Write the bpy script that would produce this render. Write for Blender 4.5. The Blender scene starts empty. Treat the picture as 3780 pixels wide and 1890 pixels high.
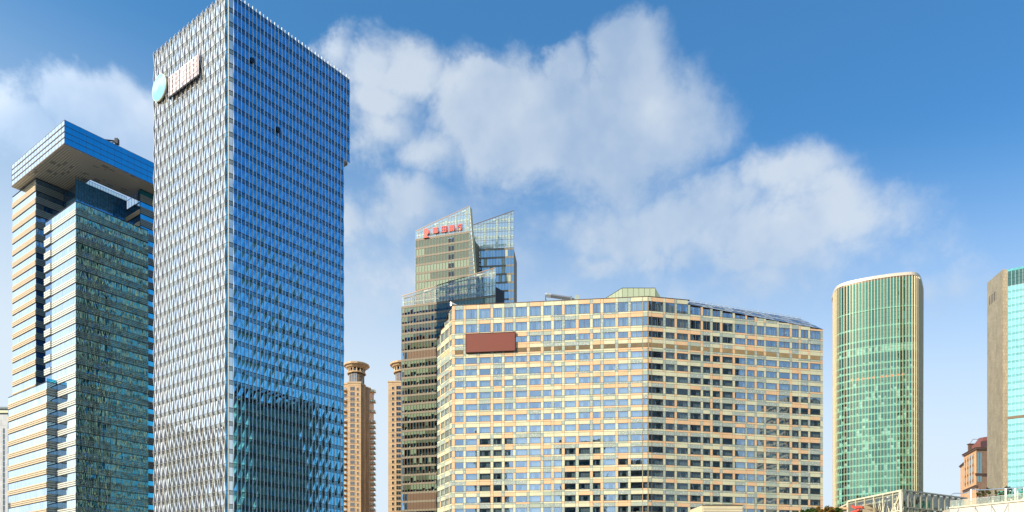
import bpy, math, random
from mathutils import Vector
R = math.radians
sc = bpy.context.scene
COL = sc.collection
# ------------------------------------------------------------------ camera
F, YH, HC = 2830.0, 2268.0, 10.0          # focal length and horizon of the 3780 px wide photograph, eye height
cam_d = bpy.data.cameras.new('camera'); cam = bpy.data.objects.new('camera', cam_d); COL.objects.link(cam)
cam.location = (0, 0, HC); cam.rotation_euler = (R(90), 0, 0)
cam_d.sensor_width = 36; cam_d.lens = 36*F/3780; cam_d.shift_y = (YH-945)/3780
cam_d.clip_start = .5; cam_d.clip_end = 20000
sc.camera = cam
sc.render.resolution_x, sc.render.resolution_y = 1024, 512
sc.view_settings.view_transform = 'Standard'; sc.view_settings.look = 'None'
sc.view_settings.exposure = 0.45; sc.view_settings.gamma = 1
sc.render.engine = 'CYCLES'
sc.cycles.use_denoising = True
sc.cycles.max_bounces = 8; sc.cycles.glossy_bounces = 4; sc.cycles.transparent_max_bounces = 12; sc.cycles.diffuse_bounces = 3
sc.cycles.caustics_reflective = False; sc.cycles.caustics_refractive = False
# ------------------------------------------------------------------ sun + sky
SUN_AZ, SUN_EL = R(-128), R(26)            # azimuth from +Y towards +X
sd = bpy.data.lights.new('sun', 'SUN'); sun = bpy.data.objects.new('sun', sd); COL.objects.link(sun)
sd.energy = 4.3; sd.angle = R(.53); sd.color = (1, .87, .67)
to_sun = Vector((math.sin(SUN_AZ)*math.cos(SUN_EL), math.cos(SUN_AZ)*math.cos(SUN_EL), math.sin(SUN_EL)))
sun.rotation_euler = to_sun.to_track_quat('Z', 'Y').to_euler(); sun.location = (-200, -200, 300)
W = bpy.data.worlds.new('World'); sc.world = W; W.use_nodes = True
nt = W.node_tree; nt.nodes.clear()
def N(tree, typ, ins=None, **kw):
    n = tree.nodes.new(typ)
    for k, v in kw.items(): setattr(n, k, v)
    for k, v in (ins or {}).items():
        s = n.inputs[k]
        if hasattr(v, 'is_linked'): tree.links.new(v, s)
        else: s.default_value = v
    return n
def M(tree, op, a, b=None, c=None, clamp=False):
    n = tree.nodes.new('ShaderNodeMath'); n.operation = op; n.use_clamp = clamp
    for i, v in enumerate((a, b, c)):
        if v is None: continue
        if hasattr(v, 'is_linked'): tree.links.new(v, n.inputs[i])
        else: n.inputs[i].default_value = v
    return n.outputs[0]
def build_world():
    sky = N(nt, 'ShaderNodeTexSky', sky_type='NISHITA', sun_disc=False, sun_elevation=SUN_EL, sun_rotation=SUN_AZ % (2*math.pi), air_density=1.0, dust_density=.9, ozone_density=1.6, altitude=0)
    hs = N(nt, 'ShaderNodeHueSaturation', {'Color': sky.outputs[0], 'Hue': .5, 'Saturation': 1.0, 'Value': 1.0})
    sky_c = N(nt, 'ShaderNodeVectorMath', {0: hs.outputs[0], 1: (.50, 1.07, 1.42)}, operation='MULTIPLY').outputs[0]
    tc = N(nt, 'ShaderNodeTexCoord'); d = tc.outputs['Generated']
    sd_ = N(nt, 'ShaderNodeVectorMath', {0: d, 1: tuple(to_sun)}, operation='DOT_PRODUCT').outputs['Value']
    au = N(nt, 'ShaderNodeMapRange', {'Value': sd_, 'From Min': -.5, 'From Max': .3, 'To Min': 1.0, 'To Max': 1.42}).outputs[0]   # the sky brightens towards the sun
    sky_c = N(nt, 'ShaderNodeVectorMath', {0: sky_c, 1: N(nt, 'ShaderNodeCombineXYZ', {0: au, 1: au, 2: M(nt, 'POWER', au, .8)}).outputs[0]}, operation='MULTIPLY').outputs[0]
    sep = N(nt, 'ShaderNodeSeparateXYZ', {0: d})
    az = M(nt, 'ARCTAN2', sep.outputs[0], sep.outputs[1]); el = M(nt, 'ARCSINE', sep.outputs[2])
    n1 = N(nt, 'ShaderNodeTexNoise', {'Vector': d, 'Scale': 9.0, 'Detail': 9.0, 'Roughness': .6, 'Distortion': .25})
    n2 = N(nt, 'ShaderNodeTexNoise', {'Vector': d, 'Scale': 4.0, 'Detail': 5.0, 'Roughness': .55})
    p = N(nt, 'ShaderNodeCombineXYZ', {0: az, 1: el}).outputs[0]
    wob = N(nt, 'ShaderNodeVectorMath', {0: n1.outputs['Color'], 1: (.5, .5, .5)}, operation='SUBTRACT').outputs[0]
    wob = N(nt, 'ShaderNodeVectorMath', {0: wob, 1: (.10, .10, 0)}, operation='MULTIPLY').outputs[0]
    p = N(nt, 'ShaderNodeVectorMath', {0: p, 1: wob}, operation='ADD').outputs[0]
    # cloud masses: centre and radii (in 2576 px wide display pixels of the photograph), strength
    B = [(1340, 300, 235, 150, 1.05), (1540, 330, 245, 170, 1.05), (1590, 130, 95, 110, .9), (1560, 75, 45, 60, .7), (1410, 150, 75, 75, .85), (1230, 215, 100, 60, .8),
         (1020, 200, 120, 95, .74), (930, 190, 100, 90, .7), (950, 270, 130, 90, .66), (835, 140, 60, 75, .62), (960, 340, 130, 90, .55), (1080, 400, 160, 80, .55), (1700, 260, 110, 110, .7), (1400, 430, 330, 70, .5),
         (2010, 450, 150, 80, .6), (2120, 520, 110, 90, .6), (1640, 560, 330, 95, .74), (1960, 590, 330, 100, .7), (1890, 635, 90, 50, .8), (1500, 650, 120, 55, .55), (1700, 650, 90, 45, .55),
         (1030, 530, 130, 75, .62), (880, 540, 70, 60, .6), (200, 300, 150, 110, 1.0), (320, 330, 160, 120, 1.0), (130, 230, 70, 60, .8), (270, 250, 60, 55, .8), (60, 360, 110, 90, .8), (20, 300, 60, 60, .6),
         (2350, 740, 240, 90, .40), (1150, 700, 520, 190, .42), (1900, 700, 480, 130, .42)]
    acc = None
    for cx, cy, rx, ry, s in B:
        X = cx*1.46739; Y = cy*1.46739
        a0 = math.atan((X-1890)/F); e0 = math.atan((YH-Y)/F*math.cos(a0)); k = 1.46739/F
        ra = rx*k*math.cos(a0)**2; re = ry*k*math.cos(e0)**2
        q = N(nt, 'ShaderNodeVectorMath', {0: p, 1: (a0, e0, 0)}, operation='SUBTRACT').outputs[0]
        q = N(nt, 'ShaderNodeVectorMath', {0: q, 1: (1/ra, 1/re, 0)}, operation='MULTIPLY').outputs[0]
        l = N(nt, 'ShaderNodeVectorMath', {0: q}, operation='LENGTH').outputs['Value']
        v = M(nt, 'MULTIPLY_ADD', l, -s*.75, s*1.25)
        acc = v if acc is None else M(nt, 'MAXIMUM', acc, v)
    # unseen clouds added out of view; the bright left one whitens mirroring glass
    for a0, e0, ra, re, s in ((R(-95), R(26), R(34), R(30), 1.7), (R(-128), R(14), R(26), R(14), .9), (R(-165), R(14), R(30), R(12), .55), (R(88), R(9), R(20), R(6), .5), (R(125), R(30), R(14), R(8), .6)):
        q = N(nt, 'ShaderNodeVectorMath', {0: p, 1: (a0, e0, 0)}, operation='SUBTRACT').outputs[0]
        q = N(nt, 'ShaderNodeVectorMath', {0: q, 1: (1/ra, 1/re, 0)}, operation='MULTIPLY').outputs[0]
        l = N(nt, 'ShaderNodeVectorMath', {0: q}, operation='LENGTH').outputs['Value']
        acc = M(nt, 'MAXIMUM', acc, M(nt, 'MULTIPLY_ADD', l, -s*.75, s*1.25))
    n3 = N(nt, 'ShaderNodeTexNoise', {'Vector': d, 'Scale': 26.0, 'Detail': 8.0, 'Roughness': .62})
    acc = M(nt, 'ADD', acc, M(nt, 'MULTIPLY', M(nt, 'SUBTRACT', n3.outputs[0],   .5), .42))
    dens = M(nt, 'ADD', acc, M(nt, 'MULTIPLY', M(nt, 'SUBTRACT', n1.outputs[0], .5), .95))
    cov = N(nt, 'ShaderNodeMapRange', {'Value': dens, 'From Min': .20, 'From Max': .70, 'To Min': 0.0, 'To Max': .86}, interpolation_type='SMOOTHSTEP').outputs[0]
    cov = M(nt, 'MULTIPLY', cov, N(nt, 'ShaderNodeMapRange', {'Value': n2.outputs[0], 'From Min': .38, 'From Max': .58, 'To Min': .72, 'To Max': 1.0}).outputs[0])
    shade = N(nt, 'ShaderNodeMapRange', {'Value': M(nt, 'ADD', n2.outputs[0], M(nt, 'MULTIPLY', n1.outputs[0], .35)), 'From Min': .56, 'From Max': .8}).outputs[0]
    side = N(nt, 'ShaderNodeVectorMath', {0: d, 1: tuple(to_sun)}, operation='DOT_PRODUCT').outputs['Value']
    lit = N(nt, 'ShaderNodeMapRange', {'Value': side, 'From Min': -.1, 'From Max': .75, 'To Min': 1.0, 'To Max': 2.2}).outputs[0]
    cc = N(nt, 'ShaderNodeMixRGB', {0: shade, 1: (3.2, 4.15, 5.5, 1), 2: (5.1, 5.7, 6.4, 1)}).outputs[0]
    cc = N(nt, 'ShaderNodeVectorMath', {0: cc, 1: N(nt, 'ShaderNodeCombineXYZ', {0: lit, 1: lit, 2: lit}).outputs[0]}, operation='MULTIPLY').outputs[0]
    el2 = M(nt, 'MULTIPLY_ADD', N(nt, 'ShaderNodeMapRange', {'Value': az, 'From Min': -.6, 'From Max': .6, 'To Min': -.6, 'To Max': .6}).outputs[0], .12, el)
    hz = N(nt, 'ShaderNodeMapRange', {'Value': el2, 'From Min': R(11), 'From Max': R(34), 'To Min': .95, 'To Max': 0.0}, interpolation_type='SMOOTHSTEP').outputs[0]
    low = N(nt, 'ShaderNodeMixRGB', {0: hz, 1: sky_c, 2: (5.6, 6.4, 7.1, 1)}).outputs[0]     # thin bright haze low in the sky
    mix = N(nt, 'ShaderNodeMixRGB', {0: cov, 1: low, 2: cc})
    bg = N(nt, 'ShaderNodeBackground', {0: mix.outputs[0], 1: .1})
    out = N(nt, 'ShaderNodeOutputWorld', {0: bg.outputs[0]})
build_world()

# ------------------------------------------------------------------ helpers
rnd = random.Random(7)
class Fr:                                   # a vertical wall plane: origin P, run u, outward normal n
    def __init__(s, P, u, n=None):
        s.P = Vector((P[0], P[1])); s.u = Vector(u).normalized()
        n = Vector(n) if n is not None else Vector((s.u.y, -s.u.x))
        s.n = n.normalized()
    def at(s, t, o, z):
        q = s.P + s.u*t + s.n*o; return (q.x, q.y, z)
    def t(s, x):                            # run where the photograph's column x meets the plane
        k = (x-1890)/F; return (k*s.P.y - s.P.x)/(s.u.x - k*s.u.y)
    def z(s, t, y):
        return HC + (s.P.y + s.u.y*t)*(YH-y)/F
def seg(a, b):
    u = Vector(b)-Vector(a); f = Fr(a, u); 
    if f.n.dot(Vector(a)) > 0: f.n = -f.n   # normal towards the camera
    f.L = u.length; return f
def PX(x, d): return ((x-1890)/F*d, d)
def Zy(y, d): return HC + d*(YH-y)/F
class MB:
    def __init__(s): s.v = []; s.f = []; s.m = []
    def poly(s, pts, m=0):
        k = len(s.v); s.v += [tuple(p) for p in pts]; s.f.append(tuple(range(k, k+len(pts)))); s.m.append(m)
    def hexa(s, c, m=0):                    # 8 corners: 4 low, 4 high
        k = len(s.v); s.v += [tuple(p) for p in c]
        for q in ((0,3,2,1), (4,5,6,7), (0,1,5,4), (1,2,6,5), (2,3,7,6), (3,0,4,7)):
            s.f.append(tuple(k+i for i in q)); s.m.append(m)
    def box(s, fr, t0, t1, z0, z1, o0, o1, m=0):
        s.hexa([fr.at(t0,o0,z0), fr.at(t1,o0,z0), fr.at(t1,o1,z0), fr.at(t0,o1,z0), fr.at(t0,o0,z1), fr.at(t1,o0,z1), fr.at(t1,o1,z1), fr.at(t0,o1,z1)], m)
    def quad(s, fr, t0, t1, z0, z1, o, m=0, tilt=0):
        a, b, c, e = (rnd.uniform(-tilt, tilt) for _ in range(4)) if tilt else (0, 0, 0, 0)
        if tilt: e = a + c - b
        s.poly([fr.at(t0,o+a,z0), fr.at(t1,o+b,z0), fr.at(t1,o+c,z1), fr.at(t0,o+e,z1)], m)
    def prism(s, pts, z0, z1, m=0, mt=None):  # vertical prism over a plan polygon; z1 may be a list
        n = len(pts); k = len(s.v); zz = z1 if isinstance(z1, (list, tuple)) else [z1]*n
        s.v += [(p[0], p[1], z0) for p in pts] + [(p[0], p[1], z) for p, z in zip(pts, zz)]
        for i in range(n):
            j = (i+1) % n; s.f.append((k+i, k+j, k+n+j, k+n+i)); s.m.append(m)
        s.f.append(tuple(k+n+i for i in range(n))); s.m.append(m if mt is None else mt)
        s.f.append(tuple(k+i for i in range(n))[::-1]); s.m.append(m)
    def tube(s, pts, r, m=0, n=8, r1=None):
        pts = [Vector(p) for p in pts]; k = len(s.v); N_ = len(pts)
        for i, p in enumerate(pts):
            d = (pts[min(i+1, N_-1)] - pts[max(i-1, 0)]).normalized()
            a = d.cross(Vector((0, 0, 1)) if abs(d.z) < .9 else Vector((1, 0, 0))).normalized(); b = d.cross(a)
            rr = r if r1 is None else r + (r1-r)*i/(N_-1)
            for j in range(n):
                q = p + (a*math.cos(2*math.pi*j/n) + b*math.sin(2*math.pi*j/n))*rr; s.v.append(tuple(q))
        for i in range(N_-1):
            for j in range(n):
                s.f.append((k+i*n+j, k+i*n+(j+1) % n, k+(i+1)*n+(j+1) % n, k+(i+1)*n+j)); s.m.append(m)
        s.f.append(tuple(k+j for j in range(n))); s.m.append(m)
        s.f.append(tuple(k+(N_-1)*n+j for j in range(n))[::-1]); s.m.append(m)
    def beam(s, a, b, w, m=0): s.tube([a, b], w*.7, m, 4)
    def build(s, name, mats, parent=None, smooth=False):
        me = bpy.data.meshes.new(name)
        off = Vector(parent['base']) if parent is not None and 'base' in parent else Vector((0, 0, 0))
        me.from_pydata([tuple(Vector(v)-off) for v in s.v], [], s.f)
        for q in (mats if isinstance(mats, (list, tuple)) else [mats]): me.materials.append(q)
        me.polygons.foreach_set('material_index', s.m)
        if smooth: me.polygons.foreach_set('use_smooth', [True]*len(s.f))
        me.update()
        o = bpy.data.objects.new(name, me); COL.objects.link(o)
        if parent is not None: o.parent = parent
        return o
def thing(name, label, cat, loc, group=None):
    o = bpy.data.objects.new(name, None); COL.objects.link(o); o.location = (loc[0], loc[1], loc[2] if len(loc) > 2 else 0)
    o['base'] = tuple(o.location); o['label'] = label; o['category'] = cat
    if group: o['group'] = group
    o.empty_display_size = .1
    return o
def tag(o, label, cat, group=None, kind=None):
    o['label'] = label; o['category'] = cat
    if group: o['group'] = group
    if kind: o['kind'] = kind
    return o
def parts(name, mbs, mats, parent, keep=100):  # the first `keep` as parts of their own, the rest one part marked stuff
    for b in mbs[:keep]: b.build(name, mats, parent)
    rest = mbs[keep:]
    if rest:
        a = MB()
        for b in rest:
            k = len(a.v); a.v += b.v; a.f += [tuple(i+k for i in f) for f in b.f]; a.m += b.m
        a.build(name, mats, parent)['kind'] = 'stuff'

# ------------------------------------------------------------------ materials
def newmat(name):
    m = bpy.data.materials.new(name); m.use_nodes = True; t = m.node_tree; t.nodes.clear(); return m, t
def noise_uv(t, scale, sc3=(1, 1, 1), detail=4, rough=.55):
    tc = N(t, 'ShaderNodeTexCoord'); mp = N(t, 'ShaderNodeMapping', {0: tc.outputs['Object'], 3: sc3})
    return N(t, 'ShaderNodeTexNoise', {'Vector': mp.outputs[0], 'Scale': scale, 'Detail': detail, 'Roughness': rough})
def solid(name, c, rough=.6, metal=0, var=.12, scale=.5, sc3=(1, 1, 1), bump=0, spec=.4):
    m, t = newmat(name)
    n = noise_uv(t, scale, sc3); n2 = noise_uv(t, scale*7, sc3)
    f = M(t, 'ADD', M(t, 'MULTIPLY', n.outputs[0], .65), M(t, 'MULTIPLY', n2.outputs[0], .35))
    f = N(t, 'ShaderNodeMapRange', {'Value': f, 'From Min': .3, 'From Max': .7}).outputs[0]
    c1 = tuple(x*(1-var) for x in c)+(1,); c2 = tuple(min(1, x*(1+var)) for x in c)+(1,)
    col = N(t, 'ShaderNodeMixRGB', {0: f, 1: c1, 2: c2}).outputs[0]
    ins = {'Base Color': col, 'Roughness': rough, 'Metallic': metal, 'Specular IOR Level': spec}
    b = N(t, 'ShaderNodeBsdfPrincipled', ins)
    if bump:
        bp = N(t, 'ShaderNodeBump', {'Strength': 1.0, 'Distance': bump, 'Height': n2.outputs[0]}); t.links.new(bp.outputs[0], b.inputs['Normal'])
    N(t, 'ShaderNodeOutputMaterial', {0: b.outputs[0]}); return m
def tiles(name, c, mortar, bw, bh, axis='xz', rough=.6, var=.2, ms=.02):
    m, t = newmat(name)
    tc = N(t, 'ShaderNodeTexCoord'); sp = N(t, 'ShaderNodeSeparateXYZ', {0: tc.outputs['Object']})
    h = M(t, 'ADD', sp.outputs[0], sp.outputs[1]) if axis == 'xz' else sp.outputs[1]
    v = N(t, 'ShaderNodeCombineXYZ', {0: h, 1: sp.outputs[2]}).outputs[0]
    c1 = tuple(x*(1-var) for x in c)+(1,); c2 = tuple(min(1, x*(1+var)) for x in c)+(1,)
    br = N(t, 'ShaderNodeTexBrick', {'Vector': v, 'Color1': c1, 'Color2': c2, 'Mortar': tuple(mortar)+(1,), 'Scale': 1.0, 'Mortar Size': ms, 'Brick Width': bw, 'Row Height': bh})
    n = noise_uv(t, .35, (1, 1, .35)); f = N(t, 'ShaderNodeMapRange', {'Value': n.outputs[0], 'From Min': .3, 'From Max': .7, 'To Min': .82, 'To Max': 1.12}).outputs[0]
    col = N(t, 'ShaderNodeVectorMath', {0: br.outputs[0], 1: N(t, 'ShaderNodeCombineXYZ', {0: f, 1: f, 2: f}).outputs[0]}, operation='MULTIPLY').outputs[0]
    b = N(t, 'ShaderNodeBsdfPrincipled', {'Base Color': col, 'Roughness': rough})
    N(t, 'ShaderNodeOutputMaterial', {0: b.outputs[0]}); return m
def schlick(t, bp):
    f = N(t, 'ShaderNodeLayerWeight', {'Normal': bp.outputs[0]}).outputs['Facing']
    return M(t, 'MULTIPLY_ADD', M(t, 'POWER', f, 5.0), .955, .045)
def glass(name, tint, refl, dark, wave=.008, ws=.5, sc3=(1, 1, .4), rough=.02, whiten=1.0, var=.25):
    """coated facade glass: mirror of the surroundings over a dark interior"""
    m, t = newmat(name)
    n = noise_uv(t, ws, sc3, 2, .4)
    bp = N(t, 'ShaderNodeBump', {'Strength': 1.0, 'Distance': wave/ws, 'Height': n.outputs[0]})
    fr = schlick(t, bp)
    fac = M(t, 'MULTIPLY_ADD', fr, 1-refl, refl, clamp=True)
    col = N(t, 'ShaderNodeMixRGB', {0: M(t, 'MULTIPLY', fr, 2.2*whiten, clamp=True), 1: tuple(tint)+(1,), 2: (1, 1, 1, 1)}).outputs[0]
    g = N(t, 'ShaderNodeBsdfAnisotropic' if False else 'ShaderNodeBsdfGlossy', {'Color': col, 'Roughness': rough, 'Normal': bp.outputs[0]})
    n2 = noise_uv(t, .8, (1, 1, 1.3), 3, .6)
    f = N(t, 'ShaderNodeMapRange', {'Value': n2.outputs[0], 'From Min': .4, 'From Max': .62, 'To Min': 1-var, 'To Max': 1+var}).outputs[0]
    dc = N(t, 'ShaderNodeVectorMath', {0: tuple(dark), 1: N(t, 'ShaderNodeCombineXYZ', {0: f, 1: f, 2: f}).outputs[0]}, operation='MULTIPLY').outputs[0]
    d = N(t, 'ShaderNodeBsdfDiffuse', {'Color': dc})
    mx = N(t, 'ShaderNodeMixShader', {0: fac, 1: d.outputs[0], 2: g.outputs[0]})
    N(t, 'ShaderNodeOutputMaterial', {0: mx.outputs[0]}); return m
def clear(name, tint, refl, tr=(.8, .9, .88), wave=.004, ws=.5, milk=0):
    """see-through glass with a reflection on top"""
    m, t = newmat(name)
    n = noise_uv(t, ws, (1, 1, .5), 2, .4)
    bp = N(t, 'ShaderNodeBump', {'Strength': 1.0, 'Distance': wave/ws, 'Height': n.outputs[0]})
    fr = schlick(t, bp)
    fac = M(t, 'MULTIPLY_ADD', fr, 1-refl, refl, clamp=True)
    g = N(t, 'ShaderNodeBsdfGlossy', {'Color': tuple(tint)+(1,), 'Roughness': .015, 'Normal': bp.outputs[0]})
    tb = N(t, 'ShaderNodeBsdfTransparent', {'Color': tuple(tr)+(1,)})
    body = tb.outputs[0]
    if milk: body = N(t, 'ShaderNodeMixShader', {0: milk, 1: body, 2: N(t, 'ShaderNodeBsdfDiffuse', {'Color': (.75, .82, .72, 1)}).outputs[0]}).outputs[0]   # even pale diffuse share mixed into the pane
    mx = N(t, 'ShaderNodeMixShader', {0: fac, 1: body, 2: g.outputs[0]})
    N(t, 'ShaderNodeOutputMaterial', {0: mx.outputs[0]}); return m
m_asphalt = solid('asphalt', (.05, .05, .052), .9, scale=.3)
m_pave = tiles('paving', (.56, .53, .48), (.25, .24, .22), .6, .6)
m_steel = solid('pale_steel', (.62, .63, .60), .35, .3, .05)
m_white = solid('white_paint', (.78, .77, .72), .5, 0, .06)
m_cream = solid('cream_panel', (.65, .62, .41), .5, 0, .12, .3, (1, 1, .3))
m_peach = solid('peach_panel', (.76, .49, .27), .5, 0, .10, .3, (1, 1, .3))
m_olive = solid('grey_green_panel', (.42, .47, .36), .4, 0, .08, .2)
m_dark = solid('dark_interior', (.02, .024, .026), .8, 0, .3)
m_bronze = solid('bronze_frame', (.16, .11, .07), .45, .3, .1)
m_black = solid('black_metal', (.03, .03, .035), .5, .2, .1)
m_grey = solid('grey_metal', (.30, .31, .32), .45, .3, .1)
m_roof = solid('roof_membrane', (.25, .25, .24), .9, 0, .2)

# ------------------------------------------------------------------ ground
def ground():
    b = MB(); b.poly([(-6000, -6000, 0), (6000, -6000, 0), (6000, 9000, 0), (-6000, 9000, 0)])
    b.build('ground', m_pave)['kind'] = 'structure'
    b = MB(); b.poly([(-600, 40, .004), (600, 40, .004), (600, 66, .004), (-600, 66, .004)])
    b.build('road', m_asphalt)['kind'] = 'structure'
ground()

UR, UL = Vector((.6, .8)), Vector((-.8, .6))   # the two street directions of the left buildings

# ------------------------------------------------------------------ tall blue tower
def big_tower():
    m_gl = glass('sun_whitened_glass', (.92, .98, .98), .78, (.20, .20, .18), .004, .6, whiten=1)  # left-face glass; the sun-side sky glow is put into its pale tint
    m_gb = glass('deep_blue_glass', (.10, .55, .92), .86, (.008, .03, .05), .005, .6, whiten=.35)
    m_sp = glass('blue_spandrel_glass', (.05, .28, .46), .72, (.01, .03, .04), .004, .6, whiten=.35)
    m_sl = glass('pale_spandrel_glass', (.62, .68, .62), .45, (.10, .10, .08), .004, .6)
    m_fin = solid('champagne_fin', (.74, .68, .52), .35, .35, .05)
    m_lamp = solid('ceiling_strip', (.9, .9, .88), .5)
    C = Vector((-86.04, 233.0)); top = 199.0; pitch = 4.2
    nf = int(top//pitch)
    root = thing('glass_skyscraper', 'tallest tower with a bright zigzag left face and a deep blue right face', 'skyscraper', (C.x, C.y))
    fl = Fr(C, UL, (-.6, -.8)); fr = Fr(C, UR, (.8, -.6))
    tl0, tl1 = fl.t(833), fl.t(571); tr0 = fr.t(861); tr1 = fr.t(1267)
    NL, NR = 31, 32; cl = (tl1-tl0)/NL; cr = (tr1-tr0)/NR
    zb = lambda j: top - j*pitch
    far = C + UL*tl1; fb = Fr(far, UR, (-.8, .6)); NB = 28; cb = (tr1)/NB
    nstep = 7                                 # storeys of the projecting upper right end
    jit = lambda i, j: .05*(math.sin(i*12.9898+j*78.233)*43758.5453 % 1)
    def ribbon(f, t0, c, n, j, amp, ms):
        b = MB(); z0, z1 = zb(j+1), zb(j); zm = z1 - (z1-z0)*.32
        for i in range(n):
            ta, tb = t0+i*c, t0+(i+1)*c
            o = [amp*((i+q+r) % 2) + jit(i+q, r) for q, r in ((0, j), (1, j), (0, j+1), (1, j+1))]   # top a, top b, low a, low b
            ma, mb_ = o[0]*.68+o[2]*.32, o[1]*.68+o[3]*.32
            b.poly([f.at(ta, o[2], z0), f.at(tb, o[3], z0), f.at(tb, mb_, zm), f.at(ta, ma, zm)], 0)
            b.poly([f.at(ta, ma, zm), f.at(tb, mb_, zm), f.at(tb, o[1], z1), f.at(ta, o[0], z1)], 1)
            b.hexa([f.at(ta, ma-.02, zm-.04), f.at(tb, mb_-.02, zm-.04), f.at(tb, mb_+.05, zm-.04), f.at(ta, ma+.05, zm-.04),
                    f.at(ta, ma-.02, zm+.04), f.at(tb, mb_-.02, zm+.04), f.at(tb, mb_+.05, zm+.04), f.at(ta, ma+.05, zm+.04)], 2)
            b.hexa([f.at(ta, o[0]-.02, z1-.1), f.at(tb, o[1]-.02, z1-.1), f.at(tb, o[1]+.08, z1-.1), f.at(ta, o[0]+.08, z1-.1),
                    f.at(ta, o[0]-.02, z1+.04), f.at(tb, o[1]-.02, z1+.04), f.at(tb, o[1]+.08, z1+.04), f.at(ta, o[0]+.08, z1+.04)], 2)
        b.build('window_band', ms, root)
    for j in range(nf):
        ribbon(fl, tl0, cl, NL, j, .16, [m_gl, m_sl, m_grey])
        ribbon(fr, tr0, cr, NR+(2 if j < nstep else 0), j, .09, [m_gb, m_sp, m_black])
        # two-facet corner
        b = MB(); A = Vector(fl.at(tl0, 0, 0)[:2]); Bp = Vector(fr.at(tr0, 0, 0)[:2]); Mi = C*.0 + Vector(PX(845, 233.3))
        for f, m0 in ((seg(A, Mi), 0), (seg(Mi, Bp), 1)):
            z0, z1 = zb(j+1), zb(j); zm = z1-(z1-z0)*.32
            b.quad(f, 0, f.L, z0, zm, 0, m0); b.quad(f, 0, f.L, zm, z1, 0, m0+2)
            b.box(f, 0, f.L, z1-.1, z1+.04, -.02, .08, 4); b.box(f, 0, f.L, zm-.04, zm+.04, -.02, .05, 4)
            b.box(f, f.L-.07, f.L+.07, z0, z1, -.05, .22, 5)
        b.build('corner_glazing', [m_sp, m_gl, m_sp, m_sl, m_black, m_fin], root)
    # back left face, plain fins; seen mirrored in the neighbour
    b = MB()
    for j in range(nf):
        z0, z1 = zb(j+1), zb(j); b.quad(fb, 0, tr1, z0, z1-1.3, 0, 0); b.quad(fb, 0, tr1, z1-1.3, z1, 0, 1); b.box(fb, 0, tr1, z1-.08, z1+.04, 0, .1, 2)
    b.build('rear_glazing', [m_gb, m_sp, m_black], root)
    def fin(f, t, n0, amp, j0, j1, i, w=.13, dep=.26):
        b = MB(); pr = []
        for j in range(j0, j1+1):
            o = amp*((i+j) % 2); pr.append((o, zb(j)))
        if j0 == 0: pr.insert(0, (pr[0][0]*.4, zb(j0)+1.0))
        k = len(b.v)
        for o, z in pr:
            b.v += [f.at(t-w/2, -.05, z), f.at(t+w/2, -.05, z), f.at(t+w/2, o+dep, z), f.at(t-w/2, o+dep, z)]
        for q in range(len(pr)-1):
            a = k+q*4
            for e in range(4):
                b.f.append((a+e, a+(e+1) % 4, a+4+(e+1) % 4, a+4+e)); b.m.append(0 if e == 2 else 1)
        b.f.append((k, k+1, k+2, k+3)); b.m.append(0)
        return b
    fins = [fin(fr, tr0+i*cr, 0, .26, 0, nf if i <= NR else nstep, i, .17, .16) for i in range(NR+3)]
    fins += [fin(fl, tl0+i*cl, 0, .52, 0, nf, i, .17, .04) for i in range(NL+1)]
    fins += [fin(fb, (i+.5)*cb, 0, .4, 0, nf, i, .3, .3) for i in range(NB)]
    m_fs = solid('shaded_fin_side', (.60, .55, .58), .4, .3, .05)  # shade on the fin sides painted in as a duller fin colour
    m_fr = solid('shade_lifted_fin', (.68, .70, .71), .35, .1, .04)  # right-face fins, colour lightened because they stand in shade
    for q in fins[:NR+3]: q.build('fin', [m_fr, m_fr], root)
    for q in fins[NR+3:NR+3+NL+1]: q.build('fin', [m_fin, m_fs], root)
    for q in fins[NR+NL+4:]: q.build('fin', [m_fin, m_fin], root)
    # core, roof, soffit under the projecting end
    P = lambda a, b_: (C + UL*a + UR*b_)
    b = MB(); b.prism([P(.9, .9), P(.9, tr1-.3), P(tl1-.1, tr1-.3), P(tl1-.1, .9)], 0, top-.3); b.build('core', m_gb, root)
    b = MB(); e = tr1+2*cr; zs = zb(nstep)
    b.prism([P(.9, tr1-.25), P(.35, e-.6), P(1.6, e+.1), P(9, e+.3), P(9, tr1-.25)], zs, top-.3, 0); b.build('projecting_bay', m_gb, root)
    b = MB(); b.prism([P(-.3, tr1-.2), P(-.2, e-.9), P(.9, e), P(9, e+.35), P(9, tr1-.2)], zs-.5, zs-.02, 0); b.build('soffit', solid('taupe_soffit', (.42, .36, .30), .6), root)
    b = MB(); b.prism([P(.5, .5), P(.5, tr1-.4), P(tl1-.5, tr1-.4), P(tl1-.5, .5)], top-.25, top-.05); b.build('roof', m_roof, root)
    # folded-out windows near the top right
    for (t, j) in ((7.5, 3), (17, 7)):
        b = MB(); z = zb(j+1)
        b.hexa([fr.at(t, .3, z), fr.at(t+1.3, .3, z), fr.at(t+1.3, .6, z-.1), fr.at(t, .6, z-.1), fr.at(t, .3, z+1.6), fr.at(t+1.3, .3, z+1.6), fr.at(t+1.3, .36, z+1.6), fr.at(t, .36, z+1.6)])
        b.build('open_vent', m_black, root)
    # ceiling light strips glimpsed near the glass
    # signs
    s = thing('sign', 'blurred pinkish grey lettering panel high on the zigzag face of the tallest tower', 'sign', fl.at(20, 1.2, 170))
    t0, t1 = fl.t(744), fl.t(633); zt = fl.z(t0, 205); z0 = zt-6.4
    b = MB(); b.box(fl, t0, t1, z0, zt, .75, 1.05); 
    m, t = newmat('faded_sign_face'); n = noise_uv(t, .55, (1, 1, 1.2), 2, .5)
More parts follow.
